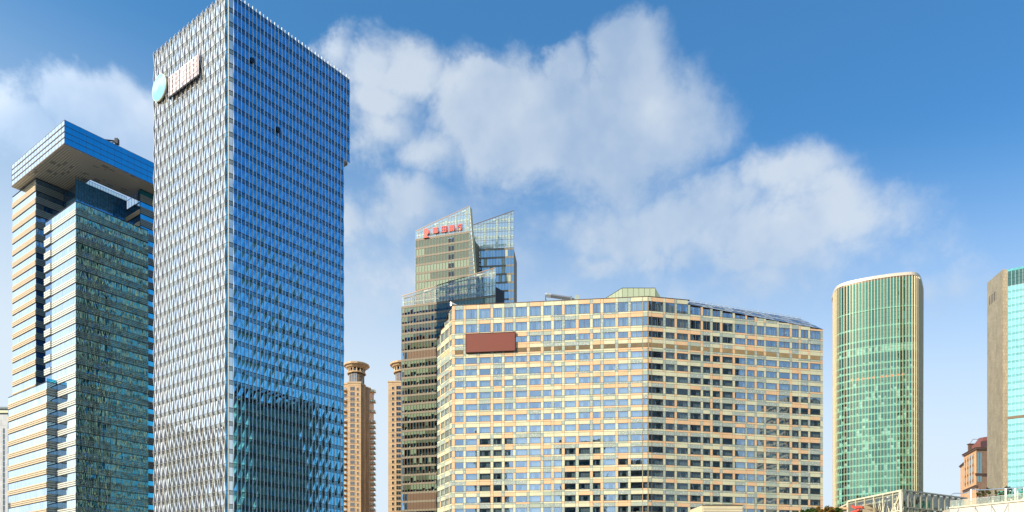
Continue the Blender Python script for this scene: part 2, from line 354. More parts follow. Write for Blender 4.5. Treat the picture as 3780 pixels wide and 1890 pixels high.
    cr_ = N(t, 'ShaderNodeValToRGB', {0: n.outputs[0]}); e = cr_.color_ramp.elements
    e[0].position = .36; e[0].color = (.42, .36, .40, 1); e[1].position = .6; e[1].color = (.74, .62, .57, 1); q = cr_.color_ramp.elements.new(.48); q.color = (.62, .55, .58, 1)
    bs = N(t, 'ShaderNodeBsdfPrincipled', {'Base Color': cr_.outputs[0], 'Roughness': .6}); N(t, 'ShaderNodeOutputMaterial', {0: bs.outputs[0]})
    b.build('panel', m, s)
    b = MB()
    for i in range(9):
        tt = t0+.6+i*(t1-t0-1.4)/8; b.box(fl, tt, tt+.25, z0-1.0, zt-.5, .6, 1.14)
    b.box(fl, t0, t1, z0-.55, z0-.3, .6, 1.1); b.build('bracket', m_black, s)
    b = MB()                                  # soft unreadable characters
    r2 = random.Random(3)
    nch = 5
    for i in range(nch):
        a = t0+.8+i*(t1-t0-1.0)/nch; w = (t1-t0)/nch-.9
        for k in range(3): b.box(fl, a+r2.uniform(0, .3), a+w-r2.uniform(0, .4), z0+1.2+k*1.6, z0+1.75+k*1.6, 1.05, 1.14)
        b.box(fl, a+w*.45, a+w*.6, z0+.9, zt-.9, 1.05, 1.18)
    b.build('lettering', solid('sign_letters', (.66, .55, .54), .6, 0, .25, .4), s)
    s = thing('round_sign', 'round pale blue disc on the upper left edge of the tallest tower', 'sign', fl.at(40, 1.2, 160))
    tc_ = fl.t(598.5); zc = fl.z(tc_, 330); hw = (fl.t(572.5)-fl.t(624.5))/2; hh = 47.5*(C.y+UL.y*tc_)/F
    m, t = newmat('sky_blue_disc'); tc = N(t, 'ShaderNodeTexCoord'); sp = N(t, 'ShaderNodeSeparateXYZ', {0: tc.outputs['Object']})
    n = noise_uv(t, .35, (1, 1, 1.5), 4, .6)
    v = M(t, 'ADD', sp.outputs[2], M(t, 'MULTIPLY', n.outputs[0], 6.0))
    f = N(t, 'ShaderNodeMapRange', {'Value': v, 'From Min': zc-160+1.8, 'From Max': zc-160+3.6}).outputs[0]
    f2 = M(t, 'MULTIPLY', f, N(t, 'ShaderNodeMapRange', {'Value': v, 'From Min': zc-160+5.6, 'From Max': zc-160+6.6, 'To Min': 1, 'To Max': 0}).outputs[0])
    c = N(t, 'ShaderNodeMixRGB', {0: f2, 1: (.20, .46, .76, 1), 2: (.40, .62, .84, 1)})  # mirrored cloud painted as a lighter patch in the disc colour
    bs = N(t, 'ShaderNodeBsdfPrincipled', {'Base Color': c.outputs[0], 'Roughness': .35}); N(t, 'ShaderNodeOutputMaterial', {0: bs.outputs[0]})
    for nm, r0, o0, o1, mm in (('rim', 1.0, .6, 1.1, m_cream), ('disc', .955, 1.1, 1.15, m)):
        b = MB(); n_ = 48; k = 0
        for o in (o0, o1):
            for i in range(n_):
                a = 2*math.pi*i/n_; b.v.append(fl.at(tc_+math.cos(a)*hw*r0, o, zc+math.sin(a)*hh*r0))
        for i in range(n_): b.f.append((i, (i+1) % n_, n_+(i+1) % n_, n_+i)); b.m.append(0)
        b.f.append(tuple(range(n_, 2*n_))); b.m.append(0); b.f.append(tuple(range(n_))); b.m.append(0)
        b.build(nm, mm, s)
    b = MB()
    for q in (-2, 0, 2): b.box(fl, tc_+q-.15, tc_+q+.15, zc-hh*.7, zc+hh*.7, .5, .76)
    b.build('bracket', m_black, s)
big_tower()

# ------------------------------------------------------------------ left office block with the portal roof
def portal_office():
    K = 170.0; fh = 4.83
    m_pale = glass('pale_sky_glass', (.84, .95, .95), .82, (.16, .19, .18), .003, .5)
    m_wave = glass('wavy_green_glass', (.42, .70, .66), .62, (.03, .08, .075), .05, .40, (1, 1, .16), whiten=.6)
    m_deep = glass('dark_blue_glass', (.20, .42, .66), .60, (.03, .07, .12), .006, .4)
    m_blue = glass('bright_blue_glass', (.04, .52, .84), .85, (.01, .05, .08), .005, .4, whiten=.35)
    m_tan = solid('tan_louvre', (.62, .49, .32), .5, 0, .05)
    m_lv = solid('grey_louvre', (.27, .32, .31), .45, .2, .08)
    m_plv = solid('pale_grey_louvre', (.62, .62, .54), .45, .1, .06)
    S = Vector((-.9515, 1.630))*K
    Q = lambda r, l: S + UR*(r*K) + UL*(l*K)      # plan in units of K along the two directions
    Zu = HC + K; Zt = Zy(444, 1.63*K)
    root = thing('portal_office_tower', 'office tower with stepped blocks and tan louvres under a giant right-angled roof frame', 'office building', (S.x, S.y))
    NLv, NRv = (-.6, -.8), (.8, -.6)
    def face(r, l, along, r1, l1, n):
        a, b_ = Q(r, l), Q(r1, l1); f = Fr(a, b_-a, n); f.L = (b_-a).length; return f
    def skin(f, zt, zb_, mg, ml, thin=False, gl=.57, ns=3, dark=m_black, bay=1.75, tilt=.012, slat=.18, frm=None):
        z = zt; wins, lvs = [], []
        while z > zb_+.5:
            z0 = max(z-fh, zb_); zg = z - fh*gl
            b = MB(); n = max(1, round(f.L/bay)); c = f.L/n
            for i in range(n): b.quad(f, i*c+.02, (i+1)*c-.02, zg+.06, z-.12, 0, 0, tilt)
            b.quad(f, 0, f.L, z0, z, -.06, 1)
            b.box(f, 0, f.L, z-.14, z, -.05, .16, 1)
            wins.append(b)
            b = MB(); h = (zg-z0)/ns
            if thin:
                for i in range(n): b.quad(f, i*c+.02, (i+1)*c-.02, z0+.05, zg, 0, 2, tilt)
                for k in range(ns): b.box(f, -.02, f.L+.02, z0+(k+.35)*h, z0+(k+.35)*h+.18, .02, slat+.1, 0)
            else:
                for k in range(ns): b.box(f, -.02, f.L+.02, z0+k*h+.16, z0+(k+1)*h-.04, -.02, slat+.02*k, 0)
                b.quad(f, 0, f.L, z0, zg, .02, 1)
            lvs.append(b); z -= fh
        for w in wins: w.build('window_band', [mg, dark], root)
        for w in lvs: w.build('louvre_band', [ml, dark, mg], root)
    def body(name, r0, r1, l0, l1, zt, m=m_deep, ins=.12, z0=0):
        i = ins/K; b = MB(); b.prism([Q(r0+i, l0+i), Q(r1-i, l0+i), Q(r1-i, l1-i), Q(r0+i, l1-i)], z0, zt-.05, 0); b.build(name, [m], root)
    # block left (upper) : r .017.. .1154, l .188 .. .316
    zb2 = Zy(1432, (1.63+.6*.184)*K)
    body('left_block', .017, .1154, .186, .316, Zu, z0=0)
    skin(face(.017, .316, 0, .017, .186, NLv), Zu-.3, zb2, m_pale, m_tan, slat=.2)
    skin(face(.017, .186, 0, .1154, .186, NRv), Zu-.1, 40, m_deep, m_lv, gl=.45, ns=4, slat=.1)
    # front block
    zt1 = Zy(741.5, 1.607*K)
    l0, l1 = -.0434, .1025
    body('front_block', .004, .159, l0, l1, zt1)
    f = face(.004, l1, 0, .004, l0, NLv); tx = f.t(191)
    fa = Fr(f.at(0, 0, 0)[:2], f.u, NLv); fa.L = tx; fb = Fr(f.at(tx, 0, 0)[:2], f.u, NLv); fb.L = f.L-tx
    skin(fb, zt1, 20, m_pale, m_plv, gl=.56, slat=.10)
    skin(fa, zt1, 20, m_deep, m_plv, gl=.50, ns=3, slat=.55)
    skin(face(.004, l0, 0, .159, l0, NRv), zt1, 20, m_wave, m_lv, thin=True, gl=.5, ns=4, bay=2.0, tilt=.03, slat=.12)
    # lower left block
    zt3 = Zy(1408, (1.6172+.6*.046)*K)
    body('lower_block', -.016, .1, .046, .249, zt3)
    skin(face(-.016, .249, 0, -.016, .046, NLv), zt3, 10, m_pale, m_tan, slat=.2)
    skin(face(-.016, .046, 0, .0035, .046, NRv), zt3, 10, m_deep, m_lv, gl=.45, ns=3, slat=.1)
    b = MB(); g = face(-.016, .046, 0, .0035, .046, NRv)
    b.box(g, 0, g.L, zt3, zt3+1.2, -.1, 0); b.build('balustrade', m_blue, root)
    # rear court block with a bright blue wall and glass screen
    zr = Zy(700, 1.83*K)-9
    ztop = HC+.992*K
    body('rear_block', .075, .183, .1055, .185, ztop-.6, m_deep)
    body('rear_wing', .183, .32, .06, .30, ztop-6, m_deep)
    fr_ = face(.068, .105, 0, .184, .105, NRv)
    b = MB(); n = 19; c = fr_.L/n
    for i in range(n):
        for k in range(9): b.quad(fr_, i*c+.04, (i+1)*c-.04, ztop-(k+1)*3.2+.05, ztop-k*3.2-.05, .02, 0, .01)
    b.build('court_glazing', glass('court_blue_glass', (.12, .5, .9), .45, (.05, .27, .62), .006), root)  # blue of the mirrored sky put into the base colour
    b = MB()
    for i in range(n+1): b.box(fr_, i*c-.05, i*c+.05, ztop-28, ztop+1.6, 0, .12)
    for k in range(9): b.box(fr_, 0, fr_.L, ztop-k*3.2-.05, ztop-k*3.2+.05, 0, .1)
    b.box(fr_, 0, fr_.L, ztop+1.5, ztop+1.62, 0, .1); b.build('mullion_grid', m_deep, root)
    b = MB()
    for i in range(n): b.quad(fr_, i*c+.1, (i+1)*c-.1, ztop, ztop+1.5, .06)
    b.build('glass_screen', clear('court_screen', (.8, .9, 1), .12), root)
    # right block carrying the frame
    body('right_block', .184, .30, .041, .054, Zu, m_deep)
    skin(face(.184, .040, 0, .30, .040, NRv), Zu-.1, 40, m_blue, m_lv, gl=.42, ns=4, slat=.1)
    f = face(.1835, .105, 0, .1835, .041, NLv); skin(f, ztop-4, 40, m_deep, m_tan, gl=.6, slat=.3)
    b = MB(); b.box(f, 0, f.L, ztop-.1, ztop, -.1, .1); b.box(f, 0, f.L, ztop-3.9, ztop-3.6, -.1, .1)
    for i in range(6): b.box(f, f.L*i/5-.05, f.L*i/5+.05, ztop-3.9, ztop, 0, .1)
    b.build('terrace_rail', m_deep, root)
    # the portal frame: soffit + glazed upstand
    w = .096; R1, L1 = .33, .274
    outer = [(0, 0), (R1, 0), (R1, w), (w, w), (w, L1), (0, L1)]
    m, t = newmat('striped_soffit')
    tc = N(t, 'ShaderNodeTexCoord'); mp = N(t, 'ShaderNodeMapping', {0: tc.outputs['Object'], 2: (0, 0, R(-53.13))})
    sp = N(t, 'ShaderNodeSeparateXYZ', {0: mp.outputs[0]})
    # rotated frame: x along UR, y along UL ; stripes run parallel to the arm they are in
    inR = M(t, 'GREATER_THAN', sp.outputs[0], sp.outputs[1])
    cs = N(t, 'ShaderNodeMixRGB', {0: inR, 1: N(t, 'ShaderNodeCombineXYZ', {0: sp.outputs[0], 1: sp.outputs[1]}).outputs[0], 2: N(t, 'ShaderNodeCombineXYZ', {0: sp.outputs[1], 1: sp.outputs[0]}).outputs[0]}).outputs[0]
    s2 = N(t, 'ShaderNodeSeparateXYZ', {0: cs})
    st = M(t, 'PINGPONG', s2.outputs[0], .42); st = N(t, 'ShaderNodeMapRange', {'Value': st, 'From Min': .05, 'From Max': .16}).outputs[0]
    fl1 = M(t, 'FLOOR', M(t, 'DIVIDE', s2.outputs[0], .84)); fl2 = M(t, 'FLOOR', M(t, 'DIVIDE', s2.outputs[1], 2.4))
    wn = N(t, 'ShaderNodeTexWhiteNoise', {0: N(t, 'ShaderNodeCombineXYZ', {0: fl1, 1: fl2}).outputs[0]}, noise_dimensions='2D')
    big = noise_uv(t, .09, (1, 1, 1), 2, .5)
    pk = M(t, 'GREATER_THAN', M(t, 'ADD', wn.outputs[0], M(t, 'MULTIPLY', M(t, 'SUBTRACT', big.outputs[0], .5), 1.6)), .94)
    c1 = N(t, 'ShaderNodeMixRGB', {0: st, 1: (.34, .27, .18, 1), 2: (.86, .76, .58, 1)}).outputs[0]
    c2 = N(t, 'ShaderNodeMixRGB', {0: M(t, 'MULTIPLY', pk, .6), 1: c1, 2: (.20, .18, .15, 1)}).outputs[0]
    bs = N(t, 'ShaderNodeBsdfPrincipled', {'Base Color': c2, 'Roughness': .5}); N(t, 'ShaderNodeOutputMaterial', {0: bs.outputs[0]})
    b = MB(); b.prism([Q(*p) for p in outer], Zu, Zu+.25); so = b.build('soffit', m, root)
    b = MB(); i = .0015
    b.prism([Q(*p) for p in [(i, i), (R1-i, i), (R1-i, w-i), (w-i, w-i), (w-i, L1-i), (i, L1-i)]], Zu+.25, Zt-.3); b.build('frame_core', m_deep, root)
    H = Zt-Zu
    def fascia(name, f, mg, ml, bay, rows, thick):
        b = MB(); n = round(f.L/bay); c = f.L/n; z = Zu+.1
        hs = [H*q for q in rows]
        for h in hs:
            for k in range(n): b.quad(f, k*c+.05, (k+1)*c-.05, z+thick, z+h-.02, 0, 0, .008)
            b.box(f, -.02, f.L+.02, z, z+thick, -.1, .12, 1); z += h
        for k in range(n+1): b.box(f, k*c-.05, k*c+.05, Zu+.1, z, -.05, .04, 1)
        b.box(f, 0, f.L, z, z+.12, -.1, .06, 2)
        b.build(name, [mg, ml, m_grey], root)
    f = face(0, L1, 0, 0, 0, NLv); fascia('left_fascia', f, m_pale, m_bronze, 2.6, (.26, .24, .26, .24), .32)
    f = face(0, 0, 0, R1, 0, NRv); fascia('right_fascia', f, m_blue, m_deep, 2.6, (.26, .24, .26, .24), .22)
    # window-cleaning arm on its roof
    c = thing('roof_crane', 'dark cleaning arm with a box head reaching over the giant roof frame', 'crane', (*PX(400, 300), Zt))
    p0 = PX(360, 312); p1 = PX(433, 318)
    z0, z1 = Zy(512, 312), Zy(522, 318)
    b = MB(); b.beam((p0[0]-6, p0[1], z0+.6), (p1[0], p1[1], z1), .5); b.beam((p0[0]-4, p0[1], z0-2.5), (p0[0]+7, p0[1]+1, z0-.8), .25); b.build('arm', m_black, c)
    b = MB(); g = Fr((p1[0]-.8, p1[1]), (1, 0)); b.box(g, 0, 1.3, z1-1.2, z1+1.0, -.8, .8); b.build('head_box', m_black, c)
    b = MB(); g = Fr((p0[0]-7, p0[1]), (1, 0)); b.box(g, 0, 2, Zt-.2, z0+1.2, -.8, .8); b.build('mast', m_grey, c)
portal_office()

# ------------------------------------------------------------------ hotel-like wide building
def hotel():
    root = thing('checkered_wide_building', 'wide cream and peach panelled building with rows of curtained windows in the centre', 'hotel', (10, 216))
    A = (-17.2, 219.4); Bc = (37.8, 212.9); Cc = (91.0, 224.3); D = (-22.35, 229.6)
    TOP = 98.3
    fL, fR = seg(A, Bc), seg(Bc, Cc); fC = seg(D, A)
    m_pat, t = newmat('dotted_glass_panel')
    tc = N(t, 'ShaderNodeTexCoord'); vo = N(t, 'ShaderNodeTexVoronoi', {'Vector': tc.outputs['Object'], 'Scale': 2.6})
    dd = M(t, 'LESS_THAN', vo.outputs['Distance'], .27)
    c = N(t, 'ShaderNodeMixRGB', {0: dd, 1: (.36, .41, .35, 1), 2: (.72, .74, .64, 1)})
    bs = N(t, 'ShaderNodeBsdfPrincipled', {'Base Color': c.outputs[0], 'Roughness': .3}); N(t, 'ShaderNodeOutputMaterial', {0: bs.outputs[0]})
    m_pane = clear('window_glass', (.60, .78, .95), .44, (.72, .82, .84), .004, .45)
    m_curt = solid('sheer_curtain', (.42, .46, .46), .9, 0, .22, 1.2, (3.5, 3.5, .15))
    m_room = solid('room_interior', (.09, .10, .09), .9, 0, .3)
    m_pane2 = clear('flank_glass', (.8, .86, .8), .10, (.8, .84, .74), .003, milk=.25)  # the flank's bright reflection is put into this paler, milky glass
    WM = [m_bronze, m_pane, m_curt, m_white, m_pane2]
    PM = [m_cream, m_peach, m_olive, m_pat, m_bronze]
    S1 = 1600; z1 = lambda v: S1+v/3.22
    colL = [(255,355),(385,515),(548,678),(712,812),(845,945),(978,1110),(1143,1275),(1308,1398),(1433,1525),(1560,1690),(1727,1860),(1895,1985),(2022,2160),(2195,2312),(2345,2483),(2490,2546)]
    colL = [(fL.t(z1(a)), fL.t(z1(b))) for a, b in colL]; colL[-1] = (colL[-1][0], fL.L-.12)
    z2 = lambda v: 2250+v/2.995
    colR = [(424,467),(470,592),(620,718),(746,865),(893,1008),(1035,1112),(1141,1220),(1249,1360),(1388,1500),(1522,1602),(1630,1705),(1731,1848),(1876,1990),(2019,2090),(2116,2195),(2219,2330)]
    colR = [(fR.t(z2(a)), fR.t(z2(b))) for a, b in colR]; colR[0] = (.12, colR[0][1])
    z3 = lambda v: 1600+v/6.44
    colC = [(92,155),(180,262),(280,365),(383,434)]
    colC = [(fC.t(z3(a)), fC.t(z3(b))) for a, b in colC]
    rows = [(1.24, 3.95), (5.53, 7.93), (9.52, 11.2), (12.8, 14.0)]
    q = 15.1
    while TOP-q > 3: rows.append((q, q+1.7)); q += 3.31
    # roof line over each wall
    tS = fR.t(2546.5); e0, e1 = Zy(1127, 216), Zy(1216, 224.3)
    zR = lambda tt: TOP if tt < tS else e0 + (e1-e0)*(tt-tS)/(fR.L-tS)
    zC = lambda tt: TOP - (TOP-92.6)*(1-tt/fC.L)
    zL = lambda tt: TOP
    wins = []; rr = random.Random(11)
    def wall(name, f, cols, zt, pal):
        b = MB()
        def panel(t0, t1, za, zb_, m):
            za_, zt_ = za, min(zb_, min(zt(t0), zt(t1))-.05)
            if zt_-za_ < .15: return
            ga = .035
            b.box(f, t0+ga, t1-ga, za_+ga, zt_-ga, -.12, 0 if m != 3 else .02, m)
        # dark backing grid (joints and frames)
        n = len(cols)
        edges = [0]+[x for c in cols for x in c]+[f.L]
        prev = 0.0
        for k, (a, c) in enumerate(rows):
            gt, gb = TOP-prev, TOP-a
            # spandrel bands above this row
            if k == 0: bands = [(gb, gt)]
            else: bands = [(gt-.53, gt), (gb, gt-.53)]
            for bi, (z0, z1_) in enumerate(bands):
                i = 0; cells = []
                for ci, (ta, tb) in enumerate(cols):
                    lft = cells[-1][1] if cells else 0
                    if ta-lft > .05: cells.append([lft, ta])
                    cells.append([ta, tb])
                if f.L-cells[-1][1] > .05: cells.append([cells[-1][1], f.L])
                i = 0
                while i < len(cells):
                    t0, t1 = cells[i]; w = t1-t0
                    if w > 1.6 and i+1 < len(cells) and rr.random() < .3: t1 = cells[i+1][1]; i += 1
                    if w > 1.6: m = rr.choices((0, 1, 3, 2), pal)[0]
                    else: m = rr.choices((0, 1, 3, 2), (.35, .35, .2, .1))[0]
                    panel(t0, t1, z0, z1_, m); i += 1
            # piers beside the windows
            last = 0; allc = list(cols)+[(f.L, f.L)]
            for ci, (ta, tb) in enumerate(allc):
                if ta-last > .05:
                    m = rr.choices((0, 1, 3, 2), (.3, .3, .2, .2))[0]
                    if f is fL and ci == 0: m = 1
                    panel(last, ta, TOP-c, TOP-a, m)
                last = tb
            for ci, (ta, tb) in enumerate(cols):
                top = min(TOP-a, min(zt(ta), zt(tb))-.25)
                if top-(TOP-c) < .5:
                    if top-(TOP-c) > -.1: panel(ta, tb, TOP-c, top+.22, 2)
                    continue
                w = MB()
                if k == 3:
                    if (f is fC): panel(ta, tb, TOP-c, TOP-a, 2); continue
                    ns = max(4, int((tb-ta)/.28)); st = (tb-ta)/ns
                    w.quad(f, ta, tb, TOP-c, TOP-a, -.1, 0)
                    for s_ in range(ns): w.box(f, ta+s_*st+.04, ta+s_*st+st*.5, TOP-c+.03, TOP-a-.03, -.08, .03, 1)
                    louvs.append(w); continue
                w.box(f, ta, tb, TOP-c, TOP-c+.07, -.14, .02, 0); w.box(f, ta, tb, top-.07, top, -.14, .02, 0)
                w.box(f, ta, ta+.06, TOP-c, top, -.14, .02, 0); w.box(f, tb-.06, tb, TOP-c, top, -.14, .02, 0)
                if k < 3 and tb-ta > 2: mid = (ta+tb)/2; w.box(f, mid-.04, mid+.04, TOP-c, top, -.14, .05, 0)
                w.quad(f, ta+.05, tb-.05, TOP-c+.05, top-.05, -.05, 4 if f is fC else 1, .006)
                W_ = tb-ta; h0, h1 = TOP-c, top
                kind = rr.random()
                def cur(a, b_):
                    nn = max(2, int((b_-a)/.22))
                    for s_ in range(nn):
                        o = -.45 - (.10 if s_ % 2 else 0); o2 = -.45 - (0 if s_ % 2 else .10); x0 = a+(b_-a)*s_/nn; x1 = a+(b_-a)*(s_+1)/nn
                        w.poly([f.at(x0, o, h0-.1), f.at(x1, o2, h0-.1), f.at(x1, o2, h1+.1), f.at(x0, o, h1+.1)], 2)
                if kind < .42: cur(ta, tb)
                elif kind < .7: cur(ta, ta+W_*.42); cur(tb-W_*.2, tb)
                elif kind < .9: cur(ta, ta+W_*.2); cur(tb-W_*rr.uniform(.2, .5), tb)
                if rr.random() < .22:
                    x = ta+W_*rr.uniform(.2, .7); w.box(f, x, x+.7, h0+.05, h0+.35, -.9, -.5, 3)
                wins.append(w)
            prev = c
        b.build(name, PM, root)
    louvs = []
    wall('left_cladding', fL, colL, zL, (.42, .30, .24, .04))
    wall('right_cladding', fR, colR, zR, (.36, .26, .32, .06))
    wall('side_cladding', fC, colC, zC, (.5, .2, .25, .05))
    # joints / slab edges behind the panels
    b = MB()
    for f, zt in ((fL, zL), (fR, zR), (fC, zC)):
        nseg = 24
        for k, (a, c) in enumerate(rows):
            pv = rows[k-1][1] if k else 0
            for s_ in range(nseg):
                t0, t1 = f.L*s_/nseg, f.L*(s_+1)/nseg; zt_ = min(TOP-pv, min(zt(t0), zt(t1))-.08)
                if zt_-(TOP-a) > .05: b.box(f, t0, t1, TOP-a, zt_, -.4, -.10, 0)
    for f, cols in ((fL, colL), (fR, colR), (fC, colC)):
        last = 0
        for ta, tb in list(cols)+[(f.L, f.L)]:
            if ta-last > .05:
                ztop = {id(fL): zL, id(fR): zR, id(fC): zC}[id(f)]; b.box(f, last, ta, 0, min(ztop(last), ztop(ta))-.4, -.4, -.11, 0)
            last = tb
    b.build('wall_frame', m_bronze, root)
    wins.sort(key=lambda w: -w.v[0][2])
    parts('window', wins, WM, root)
    m_slat = solid('louvre_slat', (.50, .36, .18), .5)
    for w in louvs: w.build('louvre', [m_black, m_slat], root)
    # room volume: floors, dark back wall
    inner = [fL.at(0, -2.2, 0)[:2], fL.at(fL.L, -2.2, 0)[:2], fR.at(fR.L-.3, -2.2, 0)[:2], (fR.at(fR.L-.3, -32, 0)[:2]), (D[0]+6, 262), (D[0]+.4, D[1]+.5)]
    b = MB(); b.prism(inner, 0, 92.0, 0); b.build('room_core', m_room, root)
    b = MB(); ring = [A, Bc, Cc, fR.at(fR.L, -34, 0)[:2], (D[0]+5.5, 264), D]
    cx = sum(p[0] for p in ring)/6; cy = sum(p[1] for p in ring)/6
    rg = [(p[0]+(cx-p[0])*.012, p[1]+(cy-p[1])*.012) for p in ring]
    for k, (a, c) in enumerate(rows[3:]):
        zf = TOP-c-.75; b.prism(rg, zf-.12, zf+.12, 0)
    b.build('floor_slab', m_room, root)
    # side and back walls
    b = MB(); f1 = Fr(Cc, Vector(ring[3])-Vector(Cc), (.97, .2)); L1 = (Vector(ring[3])-Vector(Cc)).length
    b.box(f1, .02, L1, 0, 93.0, -.3, -.02, 0)
    f2 = Fr(ring[3], Vector(ring[4])-Vector(ring[3]), (0, 1)); b.box(f2, 0, (Vector(ring[4])-Vector(ring[3])).length, 0, 97, -.3, 0, 0)
    f3 = Fr(ring[4], Vector(D)-Vector(ring[4]), (-1, 0)); L3 = (Vector(D)-Vector(ring[4])).length; b.box(f3, 0, L3, 0, 92.4, -.3, -.02, 0)
    m_sideglass = glass('side_green_glass', (.5, .55, .5), .12, (.04, .05, .04), .01)
    for k, (a, c) in enumerate(rows[1:]):
        for i in range(10): b.quad(f3, L3*(i+.15)/10, L3*(i+.85)/10, TOP-c, TOP-a, .02, 1)
        for i in range(9): b.quad(f1, L1*(i+.15)/9, L1*(i+.85)/9, TOP-c, min(TOP-a, 92.5), .02, 1)
    b.build('side_wall', [solid('olive_side_wall', (.07, .07, .05), .7), m_sideglass], root)
    # parapet coping
    b = MB(); b.box(fL, -.1, fL.L+.05, TOP-.04, TOP+.12, -.5, .08); b.box(fR, -.03, tS, TOP-.04, TOP+.12, -.5, .08)
    b.build('coping', m_bronze, root)
    # flat roof
    b = MB(); b.prism([fL.at(.3, -.5, 0)[:2], fL.at(fL.L, -.5, 0)[:2], fR.at(tS, -.5, 0)[:2], fR.at(fR.L-4, -6, 0)[:2], fR.at(fR.L-4, -32, 0)[:2], (D[0]+12, 260)], TOP-1.2, TOP-.6); b.build('roof', m_roof, root)
    # left sloped top of the side wall
    b = MB(); b.poly([fC.at(0, .02, 92.6), fC.at(fC.L, .02, TOP+.1), fC.at(fC.L, -4, TOP+.1), fC.at(0, -4, 92.6)]); b.build('sloped_coping', m_bronze, root)
    # sloped glazed roof on the right
    m_rb = glass('roof_blue_glass', (.30, .55, .85), .4, (.16, .26, .40), .004); m_rg = glass('roof_grey_glass', (.85, .92, .95), .25, (.42, .50, .56), .004)
    Rg = lambda s_: Vector(fR.at(tS+(fR.L-3.2-tS)*s_, -.9-4.8*s_, TOP-.05))
    Ev = lambda s_: Vector(fR.at(tS+(fR.L-tS)*s_, .04, zR(tS+(fR.L-tS)*s_)))
    b = MB(); fm = MB(); NS = 22
    for i in range(NS):
        s0, s1 = i/NS, (i+1)/NS
        for k in range(3):
            k0, k1 = k/3, (k+1)/3
            pts = [Ev(s0).lerp(Rg(s0), k0), Ev(s1).lerp(Rg(s1), k0), Ev(s1).lerp(Rg(s1), k1), Ev(s0).lerp(Rg(s0), k1)]
            b.poly(pts, 0 if (i*3+k*2) % 7 in (0, 3) else 1)
        fm.beam(Ev(s0)+Vector((0, 0, .03)), Rg(s0)+Vector((0, 0, .03)), .045)
    for k in range(4):
        for i in range(NS): fm.beam(Ev(i/NS).lerp(Rg(i/NS), k/3)+Vector((0, 0, .02)), Ev((i+1)/NS).lerp(Rg((i+1)/NS), k/3)+Vector((0, 0, .02)), .05)
    E, Rr = Ev(1), Rg(1); back = Vector(fR.at(fR.L, -8, zR(fR.L)))
    b.poly([E, back, Rr], 1); b.poly([Rr, back, Vector(fR.at(fR.L, -34, zR(fR.L))), Vector(fR.at(fR.L-3.2, -34, TOP))], 1)
    b.build('glazed_roof_slope', [m_rb, m_rg], root); fm.build('glazing_bars', m_bronze, root)
    b = MB(); b.tube([Rg(s/20)+Vector((0, 0, .5)) for s in range(21)], .05)
    for s in range(21): b.beam(Rg(s/20), Rg(s/20)+Vector((0, 0, .5)), .04)
    b.build('roof_rail', m_white, root)
    # penthouse
    m_pt = solid('pale_green_panel', (.46, .52, .34), .4, 0, .04, .1)
    ph = thing('roof_penthouse', 'pale green panelled rooftop box with slanted ends on the wide centre building', 'penthouse', (20, 226, TOP))
    g = Fr((0, 226), (1, 0), (0, -1)); x0, x1, x2, x3 = (PX(v, 226)[0] for v in (2234, 2296.5, 2419, 2441)); zt = Zy(1063, 226)
    b = MB(); b.v = [(x1, 222, TOP-1), (x2, 222, TOP-1), (x3+2, 236, TOP-1), (x0-1, 236, TOP-1), (x1, 226, zt), (x2, 226, zt-.1), (x2, 236, zt-.1), (x1, 236, zt)]
    # front, left slanted, right slanted, roof
    b.v = []
    P = [(x1, 226, TOP-1), (x2, 226, TOP-1), (x3, 236, TOP-1), (x0, 236, TOP-1)]
    b = MB()
    b.poly([(x1, 226, TOP-1), (x2, 226, TOP-1), (x2, 226, zt), (x1, 226, zt)])
    xl = PX(2230, 230)[0]
    b.poly([(xl, 227, TOP-1), (x1, 226, TOP-1), (x1, 226, zt), (xl, 227, Zy(1101, 227))]); b.poly([(x1, 226, zt), (x1, 240, zt), (xl, 240, TOP), (xl, 227, Zy(1101, 227))])
    xr = PX(2441, 227)[0]
    b.poly([(x2, 226, TOP-1), (xr, 227, TOP-1), (xr, 227, Zy(1101, 227)), (x2, 226, zt)]); b.poly([(x2, 226, zt), (xr, 227, Zy(1101, 227)), (xr, 240, TOP), (x2, 240, zt)])
    b.poly([(x1, 226, zt), (x2, 226, zt), (x2, 240, zt), (x1, 240, zt)])
    b.build('cladding', m_pt, ph)
    b = MB()
    for i in range(7): x = x1+(x2-x1)*i/6; b.beam((x, 225.96, TOP-1), (x, 225.96, zt), .05)
    b.beam((x1, 225.95, zt), (x2, 225.95, zt), .08)
    for i in range(1, 5): s = i/5; x = xl+(x1-xl)*s; b.beam((x, 227-s, TOP-1), (x, 227-s, Zy(1101, 227)+(zt-Zy(1101, 227))*s), .05)
    b.beam((xl, 226.96, Zy(1101, 227)), (x1, 225.95, zt), .08); b.build('panel_joint', m_bronze, ph)
    # crane
    cr = thing('roof_crane', 'grey telescopic jib crane with a hook lying over the parapet of the wide centre building', 'crane', (17, 221, TOP))
    tip = Vector((*PX(2014, 221), Zy(1089, 221))); end = Vector((*PX(2108, 221), Zy(1103, 221)))
    b = MB(); b.beam(tip+(end-tip)*.1, end, .85); b.build('jib', m_grey, cr)
    b = MB(); b.beam(tip+(end-tip)*.04, tip+(end-tip)*.22, .95); b.tube([tip+Vector((-.1, 0, .1)), tip+Vector((.6, 0, .2))], .45); b.build('jib_head', m_steel, cr)
    b = MB(); b.tube([tip, tip+Vector((0, 0, -1.2)), tip+Vector((.15, 0, -1.7))], .14, 0, 6); b.build('hook', m_black, cr)
    b = MB(); b.beam(end, end+Vector((4.5, 0, -1.1)), .5); b.beam(tip+(end-tip)*.62+Vector((0, 0, -.3)), end+Vector((-2.1, 0, -2.2)), .25); b.build('strut', m_grey, cr)
